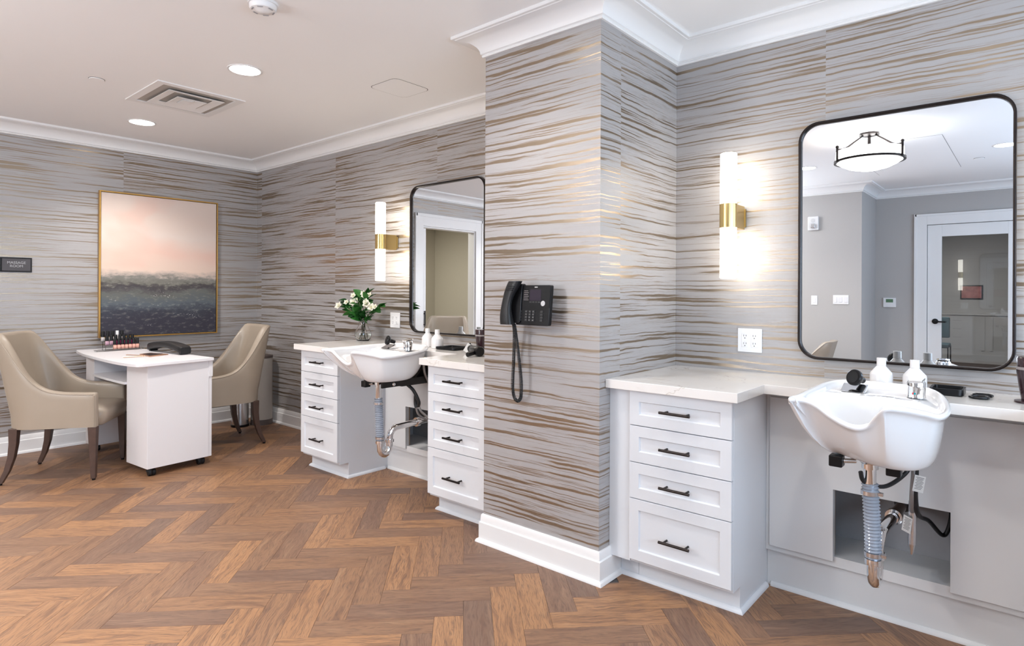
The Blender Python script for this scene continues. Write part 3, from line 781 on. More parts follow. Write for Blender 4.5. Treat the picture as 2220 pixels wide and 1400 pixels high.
    obj('wall_flange', G().lathe([(.021,3.040),(.034,3.040),(.045,3.060),(.045,3.066),(.021,3.066)], (ex+.029,0,.4395), 24, 'y'), M['satin'], tr)
    obj('coupling', G().lathe([(.0206,2.945),(.032,2.945),(.032,3.036),(.0206,3.036)], (ex+.028,0,.438), 20, 'y'), M['rubber'], tr, label='black rubber coupling')
    return t, px, py
tR, pxR, pyR = basin(-.432, 2.255, 0.0, .712, -.006, 'white shampoo basin nearest the camera, under the large right mirror')
tL, pxL, pyL = basin(-3.155, 2.155, -.002, .742, .006, 'white shampoo basin on an extended black bracket, left of the pier')
def knob(t, x, y, z, sx):
    g = G().box(x-.022, y-.024, z-.020, x+.022, y+.020, z+.020)
    k = obj('lock_knob', g, M['black'], t, bevel=.004, label='square black locking knob')
    obj('knob_stem', G().tube([(x+sx*.022,y,z+.002),(x+sx*.060,y+.01,z+.006)], .008, 10), M['satin'], k)
knob(tR, -.540, 2.43, .700, 1); knob(tR, -.363, 2.43, .700, -.3)
# hoses under the right basin
def hose(name, pts, r, mt, t, label=None, n=10, per=8): return obj(name, G().tube(catmull(pts, per), r, n), mt, t, ang=70, label=label)
hose('spray_hose', [(-.47,2.46,.665),(-.46,2.48,.625),(-.41,2.56,.602),(-.36,2.64,.64),(-.335,2.66,.70)], .0075, M['rubber'], tR, 'black looped spray hose')
sl = hose('supply_line', [(-.333,2.66,.72),(-.336,2.66,.64),(-.341,2.66,.55),(-.343,2.70,.48),(-.335,2.80,.45)], .009, M['braid'], tR, 'braided steel supply line')
hose('supply_line', [(-.325,2.66,.72),(-.328,2.66,.64),(-.330,2.66,.555),(-.325,2.70,.48),(-.31,2.85,.42),(-.27,2.90,.36),(-.25,2.92,.40),(-.245,2.96,.47)], .008, M['rubber'], tR, 'black looping supply line')
obj('supply_connector', G().tube([(-.343,2.69,.53),(-.345,2.695,.37)], [.013,.013], 14), M['satin'], tR)
obj('connector_tip', G().tube([(-.345,2.695,.37),(-.346,2.697,.33)], [.012,.004], 14), M['satin'], tR)
for (x, y, z, a) in ((-.318,2.645,.610,.3),(-.358,2.675,.445,-.5)):
    M4 = Matrix.Translation((x,y,z)) @ Matrix.Rotation(a,4,'Z') @ Matrix.Rotation(.15,4,'Y')
    tg = obj('hose_tag', G().box(-.017,-.0006,-.030,.017,.0006,.030).xf(M4), M['paperw'], tR, label='white printed paper tag on a hose')
    g = G()
    for k in range(9): g.box(-.012+.003*(k%2),-.0009,.022-.0052*k,.013-.002*(k%3),-.0007,.0236-.0052*k)
    pr = obj('tag_print', g.xf(M4), M['ink'], tg); pr['kind'] = 'stuff'
# bracket of the left basin
def brk(name, g, **k): return obj(name, g, M['steel'], tL, **k)
brk('bracket_arm', G().box(-3.062, 2.335, .700, -3.046, 3.05, .742), bevel=.002, label='black steel slide arm')
brk('bracket_arm', G().box(-3.235, 2.335, .700, -3.219, 3.05, .742), bevel=.002, label='black steel slide arm')
brk('bracket_saddle', G().box(-3.219, 2.50, .692, -3.062, 2.78, .702), bevel=.001)
brk('bracket_spine', G().prism([(2.62,.702),(2.80,.702),(2.80,.86),(2.785,.86)], -3.20, -3.10, lambda u, v, s_: (s_, u, v)), bevel=.002)
wp = brk('bracket_wall_plate', G().box(-3.36, 2.776, .745, -2.93, 2.789, .835), bevel=.001, label='black steel wall plate with bolts')
brk('bracket_wall_plate', G().box(-3.10, 2.776, .690, -2.93, 2.789, .744), bevel=.001, label='lower black steel plate')
for x in (-3.30, -3.09, -2.985): obj('bolt', G().lathe([(0,2.764),(.009,2.764),(.013,2.770),(.013,2.776),(0,2.776)], (x,0,.800), 14, 'y'), M['chrome'], wp)
ba = obj('arm_bolt', G().lathe([(0,-.012),(.008,-.012),(.012,-.006),(.012,0),(0,0)], (0,0,0), 14, 'x').xf(Matrix.Translation((-3.046,2.42,.718)) @ Matrix.Rotation(PI,4,'Z')), M['chrome'], tL)
knob(tL, -3.252, 2.365, .706, 1)
obj('shut_off_valve', G().lathe([(0,.830),(.019,.830),(.019,.866),(.012,.872),(0,.872)], (-3.03,2.652,0), 14), M['brass'], tL, label='brass pipe fitting under the rim')
hose('supply_line', [(-3.03,2.652,.84),(-3.035,2.67,.76),(-3.05,2.72,.69)], .009, M['braid'], tL, 'braided steel supply line')
hose('supply_line', [(-3.00,2.668,.84),(-2.995,2.68,.77),(-3.02,2.73,.70)], .008, M['brass'], tL, 'brass-ended supply line')
hose('spray_hose', [(-3.13,2.60,.688),(-3.09,2.62,.65),(-3.06,2.64,.58),(-3.075,2.65,.545)], .011, M['rubber'], tL, 'black spray hose')
hose('spray_hose', [(-3.115,2.66,.61),(-3.115,2.66,.56),(-3.105,2.66,.53)], .012, M['rubber'], tL, 'black hose sleeve')
hose('supply_line', [(-3.11,2.66,.54),(-3.105,2.68,.48),(-3.08,2.76,.43),(-3.04,2.86,.42)], .007, M['braid'], tL, 'grey supply line')
hose('supply_line', [(-3.075,2.65,.55),(-3.055,2.67,.50),(-3.00,2.75,.43),(-2.93,2.86,.40)], .008, M['braid'], tL, 'grey supply line')
# things on the counters ------------------------------------------------------------------
def pump_bottle(x, y, label, group='plain white bottles behind the basins'):
    t = thing('shampoo_bottle', label, 'bottle', (x, y, ZT+.001), 0, group)
    z = ZT+.001
    obj('body', G().lathe([(0,z),(.038,z),(.0412,z+.003),(.0412,z+.060),(.039,z+.068),(.017,z+.094),(.0155,z+.097),(0,z+.097)], (x,y,0), 28), M['bottle'], t)
    obj('cap', G().lathe([(0,z+.0975),(.0172,z+.0975),(.0165,z+.127),(.0155,z+.128),(0,z+.128)], (x,y,0), 24), M['bottle'], t)
pump_bottle(-.477, 2.88, 'white capped bottle behind the right basin, nearer its spray head')
pump_bottle(-.362, 2.88, 'white capped bottle behind the right basin, nearer its mixer tap')
pump_bottle(-3.275, 2.905, 'white capped bottle behind the left basin, farther from the black tray')
pump_bottle(-3.128, 2.862, 'white capped bottle behind the left basin, standing at the black tray')
def tray(x0, y0, x1, y1, label, h=.018, mt='black'):
    t = thing('tray', label, 'tray', ((x0+x1)/2, (y0+y1)/2, ZT+.0008))
    z = ZT+.0008; g = G()
    rings = [[(u,v,zz) for u, v in rrect(x0+d,y0+d,x1-d,y1-d,max(.004,.018-d))] for d, zz in ((.004,z),(.0,z+.004),(.0,z+h),(.006,z+h),(.008,z+h-.002),(.010,z+.004))]
    obj('tray_body', g.loft(rings), M[mt], t)
tray(-.314, 2.865, -.205, 2.995, 'glossy black tray on the right counter behind the mixer tap', .026)
tray(-3.085, 2.80, -2.90, 2.96, 'low black tray on the left counter beside the white bottles')
for x, y, lb in ((-.158, 2.872, 'glossy black hair ring lying nearest the counter edge'), (-.150, 2.935, 'glossy black hair ring lying nearest the mirror wall')):
    g = G(); rings = []
    for k in range(33):
        a = 2*PI*k/32; r = .028+.0012*math.sin(a*8)
        rings.append([(x+(r+.0042*math.cos(b))*math.cos(a), y+(r+.0042*math.cos(b))*math.sin(a), ZT+.0058+.0048*math.sin(b)) for b in [2*PI*j/8 for j in range(8)]])
    o = obj('hair_ring', g.loft(rings, True, False, False), M['black']); tag(o, lb, 'hair tie', 'black hair rings on the right counter')
def blender_bottle(x, y, label, h=.15):
    t = thing('shaker_bottle', label, 'bottle', (x, y, ZT+.001))
    z = ZT+.001
    obj('base', G().lathe([(0,z),(.050,z),(.050,z+.006),(.030,z+.010),(0,z+.010)], (x,y,0), 28), M['plum'], t)
    obj('body', G().lathe([(0,z+.0102),(.030,z+.0102),(.035,z+.04),(.044,z+.11),(.044,z+h*.72),(0,z+h*.72)], (x,y,0), 28), M['plum'], t)
    obj('band', G().lathe([(0,z+h*.72),(.0445,z+h*.72),(.0445,z+h*.78),(0,z+h*.78)], (x,y,0), 28), M['band'], t)
    obj('lid', G().lathe([(0,z+h*.78),(.043,z+h*.78),(.044,z+h*.96),(.041,z+h),(0,z+h)], (x,y,0), 28), M['plum'], t)
blender_bottle(-.008, 2.885, 'dark plum bottle at the right edge of the right counter', .165)
blender_bottle(-2.672, 2.83, 'dark bottle with a grey band beside the hair dryer, left counter', .150)
# hair dryer with a paper tag, lying in front of the dark bottle
t = thing('hair_dryer', 'small black hair dryer with a white tag, left counter beside the pier', 'hair dryer', (-2.60, 2.72, ZT+.001))
bz = ZT+.032
obj('barrel', G().lathe([(0,-.085),(.020,-.085),(.023,-.070),(.024,-.02),(.031,.03),(.031,.075),(.026,.085),(0,.085)], (0,0,0), 20, 'x').xf(Matrix.Translation((-2.60,2.70,bz)) @ Matrix.Rotation(-.5,4,'Z')), M['black'], t)
obj('handle', G().tube([(-2.575,2.70,bz),(-2.565,2.64,bz-.008),(-2.56,2.585,ZT+.016)], [.017,.015,.014], 14), M['black'], t)
obj('nozzle', G().lathe([(0,-.02),(.022,-.02),(.018,.01),(0,.01)], (0,0,0), 18, 'x').xf(Matrix.Translation((-2.684,2.746,bz)) @ Matrix.Rotation(-.5,4,'Z')), M['matte'], t)
obj('hanging_loop', G().tube(catmull([(-2.70,2.76,bz+.01),(-2.725,2.775,bz+.03),(-2.735,2.775,bz+.018)],6), .004, 8), M['black'], t)
obj('paper_tag', G().box(-.014,-.0006,-.028,.014,.0006,.028).xf(Matrix.Translation((-2.725,2.75,ZT+.036)) @ Matrix.Rotation(.7,4,'Z') @ Matrix.Rotation(.55,4,'Y')), M['paperw'], t, label='white paper tag')
# vase and bouquet
vx, vy = -4.03, 2.90
t = thing('glass_vase', 'clear glass bulb vase holding white flowers, left counter', 'vase', (vx, vy, ZT+.001)); z = ZT+.001
outer = [(0,z),(.048,z),(.060,z+.018),(.066,z+.045),(.060,z+.075),(.042,z+.105),(.032,z+.135),(.034,z+.160),(.042,z+.180)]
inner = [(.0405,z+.180),(.0325,z+.160),(.0305,z+.135),(.0400,z+.105),(.0575,z+.075),(.0630,z+.045),(.0570,z+.020),(.045,z+.006),(0,z+.006)]
obj('vase_body', G().lathe(outer+inner, (vx,vy,0), 32), M['glass'], t, ang=80)
obj('water', G().lathe([(0,z+.0065),(.0445,z+.0065),(.0565,z+.020),(.0625,z+.045),(.060,z+.062),(0,z+.062)], (vx,vy,0), 28), M['water'], t)
t = thing('flower_bouquet', 'bouquet of cream flowers and glossy green leaves in the glass vase', 'flowers', (vx, vy, z+.01))
def leaf(base, tip, wd, roll, curl=.25):
    b, e_ = Vector(base), Vector(tip); ax = e_-b; L = ax.length; ax.normalize()
    side = ax.cross(Vector((0,0,1)));
    side = side.normalized() if side.length > 1e-3 else Vector((1,0,0))
    side = Matrix.Rotation(roll, 3, ax) @ side; nrm = side.cross(ax)
    vs = []; fs = []; nseg = 6
    for k in range(nseg+1):
        f = k/nseg; wv = wd*math.sin(PI*min(1,f**.8))**.9 if 0 < f < 1 else .0008
        c = b+ax*(L*f) - nrm*(L*curl*(f*f)*.5)
        for q in (-1, 0, 1): vs.append(tuple(c+side*(wv*q)+nrm*(abs(q)*wv*.35)))
    for k in range(nseg):
        for q in (0, 1): a = k*3+q; fs.append((a, a+1, a+4, a+3))
    return G().add(vs, fs)
lf = []
rnd = random.Random(11)
heads = [(-.215,-.03,.165),(-.075,.0,.265),(-.03,.01,.225),(-.045,-.02,.20),(.02,.02,.285),(.055,.0,.265),(.075,.0,.215),(.10,-.01,.19),(.13,.01,.16),(-.16,0.,.20),(.16,.02,.165),(.085,.03,.27)]
cz = z+.135
stems = [(a*.9, b*.9, c) for a, b, c in ((-.19,-.03,.13),(-.10,.02,.22),(-.02,-.03,.20),(.04,.02,.26),(.09,-.02,.21),(.15,.0,.14),(.22,.02,.16),(-.24,.0,.20),(-.05,.03,.24),(.02,-.05,.11))]
for k, (a, b, c) in enumerate(stems):
    obj('stem', G().tube(catmull([(vx-.02*math.sin(k*2.1), vy-.02*math.cos(k*1.7), z+.012),(vx+.012*math.sin(k), vy+.012*math.cos(k*3), cz-.03),(vx+a*.45, vy+b*.5, cz+c*.45),(vx+a, vy+b, cz+c*.9)], 4), .0022, 6), M['stem'], t)
nl = 0
for k, (a, b, c) in enumerate(stems):
    for f in (.15, .3, .45, .58, .7, .82, .92, 1.0):
        p = Vector((vx+a*f, vy+b*f, cz+c*f*.92-.01))
        d = Vector((a*1.2+rnd.uniform(-.14,.14), b+rnd.uniform(-.12,.08)-.03, c*.5+rnd.uniform(-.10,.10)))
        d = d.normalized()*rnd.uniform(.065,.112)
        q = p+d
        if q.y > YW-.05: q.y = YW-.05
        if q.z < ZT+.10: q.z = ZT+.10
        obj('leaf', leaf(p, q, rnd.uniform(.019,.029), rnd.uniform(-1,1)), M['leaf'], t, ang=80); nl += 1
def blossom(c, r, k):
    g = G()
    dirv = Vector((c[0]*.8+.35+.2*math.sin(k), -.75, .40)).normalized()
    rot = dirv.to_track_quat('Z','Y').to_matrix().to_4x4(); Mx = Matrix.Translation((vx+c[0]*1.08, vy+c[1]-.035, cz-.01+c[2]*.86)) @ rot
    for ly, (n_, tilt, rr) in enumerate(((5,.25,1.0),(5,.75,.8),(4,1.15,.55))):
        for i in range(n_):
            a = 2*PI*(i+.5*ly)/n_
            p = leaf((0,0,0), (rr*r*math.cos(a)*math.cos(tilt), rr*r*math.sin(a)*math.cos(tilt), rr*r*math.sin(tilt)), r*.42*rr, 0, -.5)
            g.add(p.v, p.f)
    b = obj('blossom', g.xf(Mx), M['petal'], t, ang=80, label='cream white blossom')
    obj('flower_centre', G().sphere((0,0,r*.18), r*.24, 10).xf(Mx), M['petalc'], b)
for k, c in enumerate(heads): blossom(c, .037 if k in (0,3,7,8) else .026, k)
# telephone on the pier ------------------------------------------------------------------
t = thing('wall_telephone', 'black desk-style telephone with coiled cord mounted on the wallpapered pier', 'telephone', (-1.80, YC, 1.23))
fn = lambda u, v, s_: (u, s_, v)
obj('wall_bracket', G().box(-1.84, YC-.045, 1.17, -1.75, YC-.001, 1.30), M['matte'], t, bevel=.003)
def tilt_pt(u, v, s_): return (u, YC-.052-(1.331-v)*.10 - s_, v)
obj('body', G().prism(rrect(-1.890,1.142,-1.692,1.331,.008,3), 0, .022, tilt_pt), M['black'], t, bevel=.002)
obj('display_glass', G().prism(rrect(-1.853,1.226,-1.694,1.328,.004,2), .0221, .0240, tilt_pt), M['black'], t)
obj('screen', G().prism(rrect(-1.812,1.258,-1.745,1.310,.001,1), .0241, .0246, tilt_pt), M['screen'], t)
for k in range(4): obj('soft_key', G().prism(rrect(-1.811+.0168*k,1.248,-1.797+.0168*k,1.2545,.001,1), .0241, .0262, tilt_pt), M['key'], t)
for k in range(6): obj('line_mark', G().prism([(-1.848,1.2605+.0085*k),(-1.819-.004*(k%2),1.2605+.0085*k),(-1.819-.004*(k%2),1.2625+.0085*k),(-1.848,1.2625+.0085*k)], .0241, .0244, tilt_pt), M['band'], t)
obj('logo_mark', G().prism(rrect(-1.786,1.3195,-1.768,1.3235,.001,1), .0241, .0245, tilt_pt), M['keytx'], t, label='small white maker mark')
obj('navigation_dial', G().prism([(-1.7285+.0125*math.cos(a), 1.246+.0125*math.sin(a)) for a in [2*PI*i/24 for i in range(24)]], .0241, .028, tilt_pt), M['satin'], t, label='round silver navigation dial')
dg = '123456789*0#'
for r in range(4):
    for c in range(3):
        kx, kz = -1.826+.021*c, 1.207-.0135*r
        kk = obj('key', G().prism(rrect(kx-.008,kz-.0047,kx+.008,kz+.0047,.002,2), .0221, .026, tilt_pt), M['key'], t)
        text('digit', dg[r*3+c], .0065, tilt_pt(kx, kz, .0263), (PI/2-.10, 0, 0), M['keytx'], kk, ext=.0001)
    for kx in (-1.862, -1.735):
        obj('side_key', G().prism(rrect(kx-.0075,1.207-.0135*r-.0045,kx+.0075,1.207-.0135*r+.0045,.002,2), .0221, .0255, tilt_pt), M['key'], t)
obj('cradle', G().prism(rrect(-1.935,1.150,-1.858,1.338,.01,3), .0, .030, tilt_pt), M['black'], t, bevel=.003)
prof = []
hsr = []
for k in range(25):
    f = k/24; v = 1.143+.207*f
    bow = .012*math.sin(PI*f); sx = .018*(f)            # handset leans slightly: its top is nearer the screen
    wd = .030+.004*math.cos(2*PI*f); dp = .018+.004*math.cos(2*PI*f)
    c = Vector(tilt_pt(-1.922+sx+.016*(f-.0)*1.0 - .018*math.sin(PI*f), v, .046+bow))
    hsr.append([tuple(c+Vector((wd*(abs(math.cos(a))**.6)*(1 if math.cos(a)>0 else -1), dp*(abs(math.sin(a))**.6)*(1 if math.sin(a)>0 else -1), 0))) for a in [2*PI*i/20 for i in range(20)]])
hs = obj('handset', G().loft(hsr), M['vinyl'], t, ang=60, bevel=0)
for k in range(4): obj('ear_grille', G().prism(rrect(-1.915+.002*k,1.306+.009*k,-1.878+.002*k,1.3095+.009*k,.001,1), .0745-.0035*k, .0795-.0035*k, tilt_pt), M['black'], hs)
# coiled cord: helix about a hanging loop
ctr = catmull([(-1.905,YC-.085,1.145),(-1.904,YC-.075,1.10),(-1.899,YC-.06,1.0),(-1.890,YC-.05,.88),(-1.893,YC-.045,.80),(-1.9075,YC-.04,.772),(-1.922,YC-.04,.767),(-1.938,YC-.04,.780),(-1.951,YC-.04,.83),(-1.946,YC-.04,.95),(-1.935,YC-.048,1.05),(-1.929,YC-.055,1.10),(-1.924,YC-.065,1.135),(-1.921,YC-.075,1.148)], 26)
cum = [0]
for i in range(1, len(ctr)): cum.append(cum[-1]+(ctr[i]-ctr[i-1]).length)
hp_ = []; turns = int(cum[-1]/.0062); steps = turns*9
j = 0
for k in range(steps+1):
    s_ = cum[-1]*k/steps
    while j < len(cum)-2 and cum[j+1] < s_: j += 1
    f = (s_-cum[j])/max(1e-9, cum[j+1]-cum[j]); p = ctr[j].lerp(ctr[j+1], f); tg = (ctr[j+1]-ctr[j]).normalized()
    n1 = tg.cross(Vector((0,1,0))).normalized(); n2 = tg.cross(n1); a = 2*PI*turns*k/steps
    hp_.append(p+(n1*math.cos(a)+n2*math.sin(a))*.0068)
obj('coiled_cord', G().tube(hp_, .0024, 5), M['rubber'], t, ang=80)
# artwork and sign on the left wall ------------------------------------------------------------------
t = thing('framed_artwork', 'large abstract seascape canvas in a thin gold frame on the left wall', 'painting', (XL+.003, 1.666, .884))
y0, y1, z0, z1 = 1.672, 2.668, .884, 2.153; xw = XL+.003
g = G()
for a, b, c, d in ((y0,y0+.010,z0,z1),(y1-.010,y1,z0,z1),(y0+.010,y1-.010,z0,z0+.010),(y0+.010,y1-.010,z1-.010,z1)): g.box(xw,a,c,xw+.034,b,d)
obj('frame', g, M['gold'], t)
obj('canvas', G().box(0,0,0,.028,y1-y0-.028,z1-z0-.028), M['art'], t, local=True).location = (0, .014+.006, .014)
t = thing('room_sign', 'small dark wall sign reading MASSAGE ROOM beside the artwork', 'sign', (XL+.001, 1.118, 1.494))
obj('backplate', G().box(XL+.001,1.016,1.436,XL+.010,1.216,1.551), M['matte'], t, bevel=.001)
obj('face_plate', G().box(XL+.010,1.028,1.446,XL+.013,1.206,1.541), M['signface'], t)
text('lettering', 'MASSAGE', .0275, (XL+.0132,1.117,1.509), (PI/2,0,PI/2), M['signtx'], t)
text('lettering', 'ROOM', .0275, (XL+.0132,1.117,1.482), (PI/2,0,PI/2), M['signtx'], t)
# armchairs ------------------------------------------------------------------
def armchair(loc, rz, label):
    t = thing('armchair', label, 'chair', loc, rz, 'beige leather armchairs')
    hw, yb, yf, R = .258, -.240, .265, .135
    path = [(hw, yf - (yf-(yb+R))*k/14) for k in range(15)]
    path += [(hw-R+R*math.cos(a), yb+R-R*math.sin(a)) for a in [PI/2*k/12 for k in range(1,13)]]
    path += [(hw-R-(2*(hw-R))*k/8, yb) for k in range(1,9)]
    path += [(-hw+R-R*math.sin(a), yb+R-R*math.cos(a)) for a in [PI/2*k/12 for k in range(1,13)]]
    path += [(-hw, yb+R+(yf-yb-R)*k/14) for k in range(1,15)]
    n = len(path)
    def height(x, y):
        e_ = max(0, y+.205)
        return .606 + .394*math.exp(-(e_/.085)**1.25) - .010*max(0, min(1,(y+.1)/.36))
    rings = []; edge = []
    for i, (x, y) in enumerate(path):
        a, b = path[max(0,i-1)], path[min(n-1,i+1)]
        d = Vector((b[0]-a[0], b[1]-a[1])).normalized(); nr = Vector((-d.y, d.x))        # outward
        if nr.dot(Vector((x, y))) < 0: nr = -nr
        h = height(x, y); bk = math.exp(-max(0, y+.205)/.10)
        th = .030
        def pt(off, zz):
            ln = -max(0, zz-.42)*.20*bk
            tp = 1-.05*max(0, (zz-.6)/.4)*bk
            return ((x+nr.x*off)*tp, y+nr.y*off+ln, zz)
        zo = [.365+(h-.022-.365)*k/7 for k in range(8)]
        ring = [pt(th, zz) for zz in zo]
        ring += [pt(th*.86, h-.008), pt(th*.5, h), pt(-th*.4, h+.001), pt(-th*.85, h-.007)]
        ring += [pt(-th, zz) for zz in zo[::-1]]
        edge.append(pt(th*.93, h-.010)); rings.append(ring)
    # rounded arm fronts
    def shrink(ring, yy, f):
        cx_ = sum(p[0] for p in ring)/len(ring); return [(cx_+(p[0]-cx_)*f, yy, .365+(p[2]-.365)*(1-.012*(1-f)*8)) for p in ring]
    rings = [shrink(rings[0], yf+.016, .55), shrink(rings[0], yf+.012, .85)] + rings + [shrink(rings[-1], yf+.012, .85), shrink(rings[-1], yf+.016, .55)]
    obj('upholstered_shell', G().loft(rings), M['leather'], t, ang=50, local=True)
    pp = obj('piping', G().tube(edge, .0042, 8), M['leather'], t, ang=80, local=True)
    fr = [(hw+.028, yf+.004, .372+(.578-.372)*k/6) for k in range(7)]
    obj('piping', G().tube(fr, .0038, 8), M['leather'], t, ang=80, local=True)
    obj('piping', G().tube([(-p[0],p[1],p[2]) for p in fr], .0038, 8), M['leather'], t, ang=80, local=True)
    def sq(z_, sx, y0_, y1_, ins):
        return [(u*1.0, v, z_) for u, v in rrect(-sx+ins, y0_+ins, sx-ins, y1_-ins, .05, 5)]
    cr = [sq(.36,.226,-.19,.290,.006), sq(.37,.226,-.19,.300,0), sq(.455,.226,-.19,.318,-.002), sq(.475,.226,-.19,.312,.008), sq(.485,.226,-.19,.300,.03), sq(.489,.226,-.19,.29,.09)]
    obj('seat_cushion', G().loft(cr), M['leather'], t, ang=60, local=True)
    def sqp(c, s_): return [(c[0]-s_,c[1]-s_,c[2]),(c[0]+s_,c[1]-s_,c[2]),(c[0]+s_,c[1]+s_,c[2]),(c[0]-s_,c[1]+s_,c[2])]
    for sx in (-1, 1):
        g = G().loft([sqp((sx*.262,.262,.012),.015), sqp((sx*.262,.258,.365),.026)])
        l = obj('leg', g, M['walnut'], t, bevel=.003, local=True)
        obj('glide', G().lathe([(0,0),(.011,0),(.011,.012),(0,.012)], (sx*.262,.262,0), 12), M['black'], l, local=True)
        cv = [(.0, .012), (.035,.09), (.058,.18), (.068,.27), (.07,.37)]
        g = G().loft([sqp((sx*(.258-.02*q/.07), -.285+q, zz), .014+.012*zz/.37) for q, zz in cv])
        l = obj('leg', g, M['walnut'], t, bevel=.003, local=True)
        obj('glide', G().lathe([(0,0),(.011,0),(.011,.012),(0,.012)], (sx*.258,-.285,0), 12), M['black'], l, local=True)
    return t
ch = armchair((-5.25, 1.255, 0), math.radians(-35.5), 'beige leather armchair left of the manicure table, seen from behind its shoulder')
dup(ch, (-5.26, 2.315, 0), math.radians(176), 'beige leather armchair between the manicure table and the tall bin')
dup(ch, (-2.13, -1.62, 0), math.radians(88), 'low beige armchair by the far wall, seen only in the large mirror', (1,1,.75))
# manicure table ------------------------------------------------------------------
A = math.radians(5); P0 = Vector((-4.645, 1.555)); UA = Vector((-math.sin(A), math.cos(A))); VA = Vector((-math.cos(A), -math.sin(A)))
def TP(s_, t_, z_): p = P0+UA*s_+VA*t_; return (p.x, p.y, z_)
t = thing('manicure_table', 'white wheeled manicure table with a bowed front edge and open shelf', 'table', TP(.25,.58,0))
fc = catmull([(.07,1.41,0),(.0,1.10,0),(-.04,.80,0),(-.07,.50,0),(-.088,.25,0),(-.085,.08,0),(-.072,-.02,0),(-.035,-.046,0)], 5)
top = [(.468,-.022),(.468,1.40)] + [(p.x, p.y) for p in fc]
obj('table_top', G().prism(top, .775, .797, lambda u, v, z_: TP(u, v, z_)), M['white'], t, bevel=.003)
def tbox(s0, t0, z0, s1, t1, z1): return G().prism([(s0,t0),(s1,t0),(s1,t1),(s0,t1)], z0, z1, lambda u, v, z_: TP(u, v, z_))
obj('pedestal', tbox(.015,.008,.058,.445,.33,.7745), M['white'], t, bevel=.002)
obj('back_strip', tbox(.4455,.012,.058,.470,.33,.7745), M['white'], t, bevel=.001)
dr = obj('slide_stop', tbox(.4455,.0025,.655,.472,.011,.7735), M['white'], t, bevel=.001)
obj('end_panel', tbox(.065,1.03,.058,.455,1.19,.7745), M['white'], t, bevel=.002)
obj('modesty_panel', tbox(.435,.331,.35,.452,1.029,.7745), M['white'], t)
sh = [(.434,.331),(.434,1.029),(.052,1.029),(.032,.90),(.012,.65),(.002,.45),(.0,.331)]
obj('shelf', G().prism(sh, .617, .635, lambda u, v, z_: TP(u, v, z_)), M['white'], t, bevel=.002)
for s_, t_ in ((.05,.05),(.40,.06),(.10,1.11),(.40,1.11)):
    p = TP(s_, t_, 0)
    c = obj('caster', G().lathe([(0,-.012),(.022,-.012),(.025,-.008),(.025,.008),(.022,.012),(0,.012)], (p[0]+.0,p[1],.025), 20, 'y').xf(Matrix.Identity(4)), M['matte'], t, label='black caster wheel')
    obj('caster_hood', G().lathe([(0,.034),(.024,.034),(.022,.048),(.012,.0575),(0,.0575)], (p[0],p[1],0), 18), M['matte'], c)
    obj('wheel', G().lathe([(0,.014),(.022,.014),(.025,.018),(.025,.030),(.022,.034),(0,.034)], (p[0],p[1],.025), 20, 'y'), M['matte'], c)
# dish on the shelf
o = obj('small_dish', G().lathe([(0,.6355),(.05,.6355),(.062,.644),(.060,.645),(.048,.638),(0,.638)], (TP(.16,.42,0)[0],TP(.16,.42,0)[1],0), 24), M['black']); tag(o, 'flat black dish on the open shelf of the manicure table', 'dish')
# arm rest
ZTT = .7978
t = thing('arm_rest', 'padded charcoal vinyl arm rest arching over the manicure table', 'arm rest', TP(.43,.68,ZTT))
rings = []
for k in range(25):
    f = k/24; tt = .335+.56*f; zz = ZTT+.0305+.034*math.sin(PI*f)**.8
    sc_ = 1 if 0 < k < 24 else .86
    hz_ = (.030-.006*math.sin(PI*f))*sc_
    rings.append([TP(.437+.046*sc_*(abs(math.cos(a))**.4)*(1 if math.cos(a)>0 else -1), tt, zz+hz_*(abs(math.sin(a))**.4)*(1 if math.sin(a)>0 else -1)) for a in [2*PI*i/24 for i in range(24)]])
obj('pad', G().loft(rings), M['vinyl'], t, ang=60)
for tt in (.37, .865): obj('foot_block', tbox(.405,tt-.012,ZTT+.0004,.465,tt+.012,ZTT+.012), M['black'], t, bevel=.002)
# polish rack and bottles
t = thing('polish_rack', 'clear acrylic stepped rack for nail polish on the manicure table', 'rack', TP(.30,1.16,ZTT))
rack = ((.245,1.115,.012),(.212,1.180,.042),(.205,1.245,.072))     # first s, t, tier height of the rows
for k, (s_, t_, hh) in enumerate(rack):
    obj('tier', tbox(.10 if k == 0 else .185,t_-.030,ZTT+hh-.004,.455,t_+.030,ZTT+hh-.0005), M['acrylic'], t)
    for q in ((.104,.448) if k == 0 else (.189,.448)): obj('riser', tbox(q,t_-.028,ZTT+.0004,q+.003,t_+.028,ZTT+hh-.0042), M['acrylic'], t)
cols = {'peach':(.80,.42,.33),'pink':(.80,.04,.30),'clear':(.62,.58,.57),'lilac':(.60,.36,.46)}
PM = {k: mat('polish_'+k, c, .12, coat=.5) for k, c in cols.items()}
ORD = ['first','second','third','fourth','fifth','sixth','seventh']
def polish(row, k, step, color, label, grp, cap='matte'):
    p = TP(rack[row][0]+step*k, rack[row][1], ZTT+rack[row][2])
    th = thing('nail_polish_bottle', label, 'nail polish', p, 0, grp)
    x, y, z_ = p
    obj('bottle_body', G().loft([[(u,v,q) for u, v in rrect(x-.0125*r_,y-.0125*r_,x+.0125*r_,y+.0125*r_,.005*r_,3)] for r_, q in ((.85,z_),(1,z_+.003),(1,z_+.028),(.75,z_+.034),(.45,z_+.037))]), PM[color], th)
    obj('cap', G().lathe([(0,z_+.0372),(.0124,z_+.0372),(.0118,z_+.082),(.0102,z_+.084),(0,z_+.084)], (x,y,0), 16), M[cap], th)
for k in range(7): polish(0, k, .0285, 'peach', ORD[k]+' peach nail polish from the left, front row of the acrylic rack', 'nail polishes in the front row')
